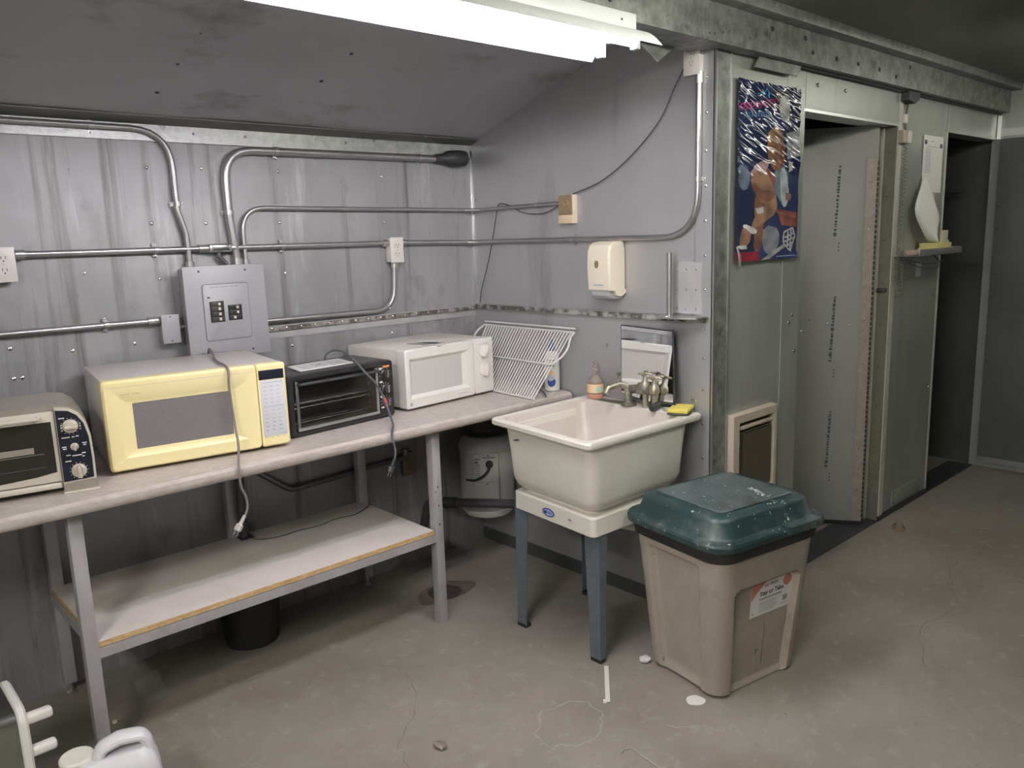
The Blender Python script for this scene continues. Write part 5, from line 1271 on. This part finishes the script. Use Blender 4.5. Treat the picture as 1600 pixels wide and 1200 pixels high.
# ------------------------------------------------------------------ refuse bin
bn = thing('refuse_bin', 'square beige refuse bin with a scuffed dark green lid beside the tub', 'bin', (2.425, 1.545, 0), math.radians(-10))
def dense(w, d, r, z, ne=16, k=6, f=None):
    c = arc_rect(-w / 2, w / 2, -d / 2, d / 2, r, k)
    out = []
    m = k + 1
    for s in range(4):
        arc = c[s * m:(s + 1) * m]
        nxt = c[((s + 1) * m) % (4 * m)]
        out += [(p[0], p[1], 0) for p in arc]
        a, b = arc[-1], nxt
        for q in range(1, ne): out.append((a[0] + (b[0] - a[0]) * q / ne, a[1] + (b[1] - a[1]) * q / ne, s + 1))
    res = []
    for x, y, s in out:
        X, Y = x, y
        if f: X, Y = f(x, y, z, w, d)
        res.append((X, Y, z))
    return res
def sm(a, b, t):
    t = max(0, min(1, (t - a) / (b - a))); return t * t * (3 - 2 * t)
def binf(x, y, z, w, d):
    if y < -d / 2 + 1e-4:
        u = x / w + .5
        cap = 0.405 - 0.04 * max(0, (abs(u - .5) - .28) / .1) ** 2
        m = sm(.150, .165, u) * sm(.150, .165, 1 - u) * sm(0, .008, cap - z) * sm(-.004, .024, z)
        y += .028 * m
    if y > d / 2 - 1e-4:
        u = x / w + .5
        y -= .014 * sm(.16, .2, u) * sm(.16, .2, 1 - u) * sm(0, .012, .405 - z)
    if x < -w / 2 + 1e-4 or x > w / 2 - 1e-4:
        u = y / d + .5
        m = sm(.22, .26, u) * sm(.19, .225, 1 - u) * sm(0, .015, .492 - z) * sm(-.02, .05, z)
        x += (.026 if x < 0 else -.026) * m
    return x, y
rings = []
nz = 70
for j in range(nz + 1):
    z = 0.004 + 0.556 * j / nz
    t = z / 0.56
    r = .055 + .012 * t
    w, d = 0.415 + 0.095 * t, 0.350 + 0.095 * t
    if j == 0: w -= .02; d -= .02
    rings.append(dense(w, d, r, z, f=binf, ne=44))
MB().loft(rings).build('body', 'bin', bn, ang=50)
def lr(dx, r, z, bow=0.0):
    out = []
    for p in arc_rect(-0.295 + dx, 0.295 - dx, -0.262 + dx, 0.262 - dx, r, 8): out.append((p[0], p[1], z))
    return out
def lrd(dx, r, z, bow=0.0):
    base = dense(0.59 - 2 * dx, 0.524 - 2 * dx, r, z, ne=8, k=6)
    return [(x, y, zz + bow * (1 - (abs(x) / .295) ** 2) * (1 - (abs(y) / .262) ** 2) * 0) for x, y, zz in base]
MB().loft([lrd(.045, .07, .515), lrd(.032, .075, .525), lrd(.024, .08, .572), lrd(.024, .08, .578)]).build('lid_skirt', 'rubber', bn)
MB().loft([lrd(.016, .085, .566), lrd(.008, .09, .570), lrd(.007, .09, .588), lrd(.012, .088, .596), lrd(.034, .08, .600), lrd(.040, .075, .605), lrd(.056, .07, .650), lrd(.062, .066, .660), lrd(.075, .06, .667), lrd(.10, .05, .669), lrd(.13, .035, .670)]).build('lid', 'lid', bn)
MB().loft([[(p[0], p[1], z) for p in arc_rect(-0.185 + e, 0.185 - e, -0.158 + e, 0.160 - e, .02, 5)] for z, e in ((.655, 0), (.6730, 0), (.6765, .004))]).build('lid_panel', 'lid_top', bn)
MB().loft([[(p[0], p[1], z) for p in arc_rect(0.03, 0.175, -0.268, -0.225, .012, 5)] for z in (.578, .600, .606)]).build('lid_grip', 'lid', bn)
spl = MB(); r_ = random.Random(21)
def lidz(x, y):
    d = min(.2875 - abs(x), .2545 - abs(y))
    for (a, za), (b, zb) in zip(((0, .592), (.022, .600), (.034, .605), (.050, .650), (.068, .667), (.12, .670)), ((.022, .600), (.034, .605), (.050, .650), (.068, .667), (.12, .670), (.9, .670))):
        if a <= d < b: return za + (zb - za) * (d - a) / (b - a)
    return .670
for k in range(80):
    t = .42 + .58 * r_.random()
    x = .075 + .02 * math.sin(t * 5) + r_.gauss(0, .006 + .02 * (t > .8)); y = .12 - t * .365
    z = lidz(x, y) + (.0065 if abs(x) < .18 and abs(y) < .155 else 0)
    spl.dome((x, y, z - .0005), (0, 0, 1), .0015 + .0035 * r_.random() ** 2, .0012, 6)
for k in range(70):
    x, y = r_.uniform(-.25, .25), r_.uniform(-.22, .22)
    z = lidz(x, y) + (.0065 if abs(x) < .18 and abs(y) < .155 else 0)
    spl.dome((x, y, z - .0005), (0, 0, 1), .001 + .002 * r_.random() ** 2, .001, 6)
spl.build('dried_splatter', 'paper', bn, 'stuff')
fl = math.atan(0.0475 / 0.56)
LBL = Matrix.Translation((0.055, -(0.175 + 0.0848 * .325) + .0272, 0.325)) @ Matrix.Rotation(fl, 4, 'X')
def lbl(name, mb, m, par=None):
    for v in mb.bm.verts: v.co = LBL @ v.co
    return mb.build(name, m, par or bn, smooth=False)
lo = lbl('label', MB().box(-0.105, 0.105, -0.0006, 0.0, -0.065, 0.062), 'paper')
lbl('label_corner', MB().prism([(-0.105, .062), (-0.03, .062), (-0.075, .03), (-0.105, 0.0)], -0.0012, -0.0006, 'y'), 'pink', lo)
lbl('label_roundel', MB().prism([(0.080 + .023 * math.cos(2 * PI * k / 18), 0.040 + .022 * math.sin(2 * PI * k / 18)) for k in range(18)], -0.0012, -0.0006, 'y'), 'pink', lo)
kb = MB(); kb.box(-0.062, 0.055, -0.0012, -0.0006, -0.006, 0.0); kb.box(0.062, 0.088, -0.0012, -0.0006, -0.040, -0.018)
kb.box(-0.04, -0.02, -.0012, -.0006, .040, .050); kb.box(-0.012, 0.03, -.0012, -.0006, .042, .052)
for k in range(6): kb.box(-0.062, 0.035 - .008 * (k % 3), -0.0012, -0.0006, -0.018 - k * .007, -0.0165 - k * .007)
for k in range(2): kb.box(0.055, 0.095, -0.0012, -0.0006, -0.048 - k * .006, -0.0465 - k * .006)
kb.box(-0.095, -0.085, -.0012, -.0006, -.055, -.050)
o = lbl('label_print', kb, 'grey_print', lo); o['kind'] = 'stuff'
text('label_title', 'Stay or Take', 0.024, 'print', lo, LBL @ front(0.0, -0.0012, 0.018), bold=.0006)
for (x, z0_, z1_) in ((0.035, 0.06, 0.225), (0.150, 0.10, 0.22)):
    kb = MB().prism([(x - .002, z0_), (x + .003, z0_), (x + .001, z1_), (x - .001, z1_)], -0.0003, 0, 'y')
    for v in kb.bm.verts: v.co.y += -(0.175 + 0.0848 * v.co.z) + 0.0276
    kb.build('scuff_mark', 'stain', bn, smooth=False)

# ------------------------------------------------------------------ foreground left
ap = thing('steel_appliance', 'stainless appliance body with a white rim and two white feet, cut by the left edge', 'appliance', (0.335, 2.30, 0))
MB().loft([[(x, p[0], p[1]) for p in arc_rect(0.004, 0.236, 0.0, 0.412, .035, 6)] for x in (-0.55, -0.022)]).build('body', 'appl', ap)
MB().loft([[(x, p[0], p[1]) for p in arc_rect(-0.004 + e, 0.244 - e, 0.0 + e, 0.421 - e, .045, 6)] for x, e in ((-0.024, .004), (-0.020, 0), (-0.006, 0), (0.0, .006))]).build('end_rim', 'white', ap)
for z in (0.385, 0.290):
    MB().box(-0.004, 0.060, 0.004, 0.034, z - .014, z + .014, .009, 3).build('foot', 'white', ap)
jg = thing('plastic_jug', 'white plastic jug with a moulded handle and cream screw cap, at the bottom edge', 'jug', (0.50, 2.20, 0.0), math.radians(-12))
jr = [(0.0, .105, .062, .03), (0.008, .112, .070, .035), (0.17, .115, .072, .035), (0.222, .111, .067, .04), (0.250, .098, .056, .035), (0.266, .078, .040, .03)]
MB().loft([[(p[0], p[1], z) for p in arc_rect(-a, a, -b, b, r, 5)] for z, a, b, r in jr]).build('body', 'jug', jg)
hb = MB().tube(fillet([(-.032, 0.0, .235), (-.034, 0.0, .284), (.020, 0.0, .300), (.080, 0.0, .292), (.098, 0.0, .20)], .030), .0165, 14)
for v in hb.bm.verts: v.co.y *= 1.75
hb.build('handle', 'jug', jg)
MB().lathe([(0.036, .215), (0.036, .245)], 26, Matrix.Translation((-.085, .02, 0))).build('neck', 'jug', jg)
MB().lathe([(0.043, .240), (0.044, .270), (0.040, .275)], 30, Matrix.Translation((-.085, .02, 0))).build('screw_cap', 'jug_cap', jg)

# ------------------------------------------------------------------ floor drain and litter
def floor_line(name, pts, w, m):
    mb = MB(); r0 = random.Random(len(pts) + int(w * 1e5))
    P_ = [p + Vector((r0.gauss(0, .006), r0.gauss(0, .006), 0)) for p in spline([(x, y, 0.0006) for x, y in pts], 8)]
    L1, L2 = [], []
    for a, p in enumerate(P_):
        d = (P_[min(a + 1, len(P_) - 1)] - P_[max(a - 1, 0)]).normalized(); nn = Vector((-d.y, d.x, 0)) * w * r0.uniform(.3, 1)
        L1.append(p + nn); L2.append(p - nn)
    mb.loft([L1, L2], False, False, closed=False)
    return mb.build(name, m, floor, smooth=False)
floor_line('crack', [(1.02, 1.55), (1.18, 1.75), (1.27, 1.98), (1.45, 2.15), (1.55, 2.35), (1.50, 2.50)], .0014, 'crack')
floor_line('crack', [(2.9, 1.0), (3.2, 1.12), (3.5, 1.10), (3.9, 1.25), (4.3, 1.22)], .0014, 'crack')
floor_line('scuff', [(1.62, 1.72), (1.74, 1.80), (1.88, 1.74), (1.84, 1.62), (1.72, 1.58), (1.62, 1.64), (1.61, 1.71)], .0045, 'scuff')
floor_line('scuff', [(1.95, 1.45), (2.03, 1.38), (2.08, 1.30)], .003, 'scuff')
fd = thing('floor_drain', 'rusty round floor drain beside the right front leg of the work table', 'drain', (2.08, 2.79, 0.0))
MB().lathe([(0.075, 0), (0.078, .003), (.066, .0045)], 28).build('ring', 'drain', fd)
kb = MB()
for k in range(7): kb.box(-.055 + k * .017, -.046 + k * .017, -.045, .045, .0045, .007)
kb.build('grate_bar', 'drain', fd, 'stuff', smooth=False)
def blob(name, label, cat, c, rx, ry, m, seed, h=0.0012, n=22, rough=.3, rz=0):
    rn = random.Random(seed)
    ph = [rn.uniform(0, 6.28) for _ in range(4)]
    t = thing(name, label, cat, (c[0], c[1], 0.0004), rz)
    ring = []
    for k in range(n):
        a = 2 * PI * k / n
        s = 1 + rough * (.5 * math.sin(2 * a + ph[0]) + .3 * math.sin(3 * a + ph[1]) + .2 * math.sin(5 * a + ph[2]))
        ring.append((rx * s * math.cos(a), ry * s * math.sin(a)))
    MB().loft([[(x, y, 0) for x, y in ring], [(x * .97, y * .97, h) for x, y in ring]]).build('patch', m, t)
    return t
blob('floor_stain', 'dark damp stain spread round the floor drain', 'stain', (2.09, 2.80), .135, .105, 'stain', 3, 0.0006)
st = thing('paper_strip', 'narrow white strip lying on the floor by the front tub leg', 'strip', (2.02, 1.76, 0))
MB().box(-0.118, 0.118, -.008, .008, .0005, .002).build('strip', 'paper', st, smooth=False)
MB().box(-0.128, -0.112, .004, .016, .0005, .006).build('curled_end', 'paper', st, smooth=False)
st.rotation_euler = (0, 0, math.atan2(1.844 - 1.688, 2.108 - 1.935))
blob('flat_disc', 'flat round white scrap on the floor at the near corner of the bin', 'litter', (2.150, 1.470), .034, .030, 'paper', 5, .002, rough=.15)
cw = thing('crumpled_wrapper', 'small crumpled white wrapper at the left foot of the bin', 'litter', (2.232, 1.755, 0))
mbx = MB(); r_ = random.Random(8)
bmesh.ops.create_icosphere(mbx.bm, subdivisions=2, radius=.022)
for v in mbx.bm.verts: v.co = Vector((v.co.x * (.8 + r_.random() * .5), v.co.y * (.8 + r_.random() * .5), max(.0005, v.co.z * .5 + .009 + r_.random() * .004)))
mbx.build('foil', 'paper', cw, smooth=False)
cw = thing('chewed_scrap', 'tiny pale and brown scrap near the bottom edge', 'litter', (1.365, 1.895, 0))
mbx = MB(); bmesh.ops.create_icosphere(mbx.bm, subdivisions=2, radius=.016)
for v in mbx.bm.verts: v.co = Vector((v.co.x * (.8 + r_.random() * .5), v.co.y * (.8 + r_.random() * .5) * 1.5, max(.0005, v.co.z * .5 + .007 + r_.random() * .003)))
mbx.build('scrap', 'taupe', cw, smooth=False)
mbx = MB().box(-.006, .008, -.012, .004, .008, .014, .002); mbx.build('fleck', 'paper', cw)
lf = thing('dry_leaf', 'curled brown dry leaf on the floor in front of the partition', 'leaf', (4.26, 1.640, 0), .5)
MB().loft([[(0.06 * math.cos(a), .035 * math.sin(a) , .002), (0.045 * math.cos(a), .022 * math.sin(a), .016), (0.040 * math.cos(a), .018 * math.sin(a), .014)] for a in [.2 + 5.2 * k / 18 for k in range(19)]], False, False, closed=False).build('blade', 'leaf', lf)
sg = thing('string', 'pale kinked string on the floor at the bottom edge', 'string', (1.773, 1.45, 0.002))
o = Vector((1.773, 1.45, 0.002))
MB().tube([Vector(p) - o for p in spline([(1.745, 1.462, .003), (1.762, 1.470, .003), (1.785, 1.455, .003), (1.778, 1.41, .003), (1.775, 1.37, .003), (1.772, 1.33, .003), (1.78, 1.25, .003)])], .003, 6).build('strand', 'scuff', sg)
cp_ = thing('clear_sleeve', 'thin clear plastic sleeve bent up on the floor under the table', 'plastic', (0.815, 2.93, 0.0), math.radians(10))
rows = [[(x, y + .01 * math.sin(x * 30), z) for x in (-.05, -.02, .02, .05)] for y, z in ((-.07, .001), (-.02, .002), (0.0, .02), (.02, .055))]
mbx = MB(); mbx.loft(rows, False, False, closed=False); o = mbx.build('film', 'clear', cp_)
md = o.modifiers.new('thickness', 'SOLIDIFY'); md.thickness = .0008
pb_ = thing('pale_pebble', 'tiny yellowish pebble on the floor by the left front table leg', 'litter', (0.655, 2.80, 0))
MB().lathe([(0.004, 0), (0.009, .004), (.007, .010), (.002, .012)], 10).build('stone', 'note2', pb_)
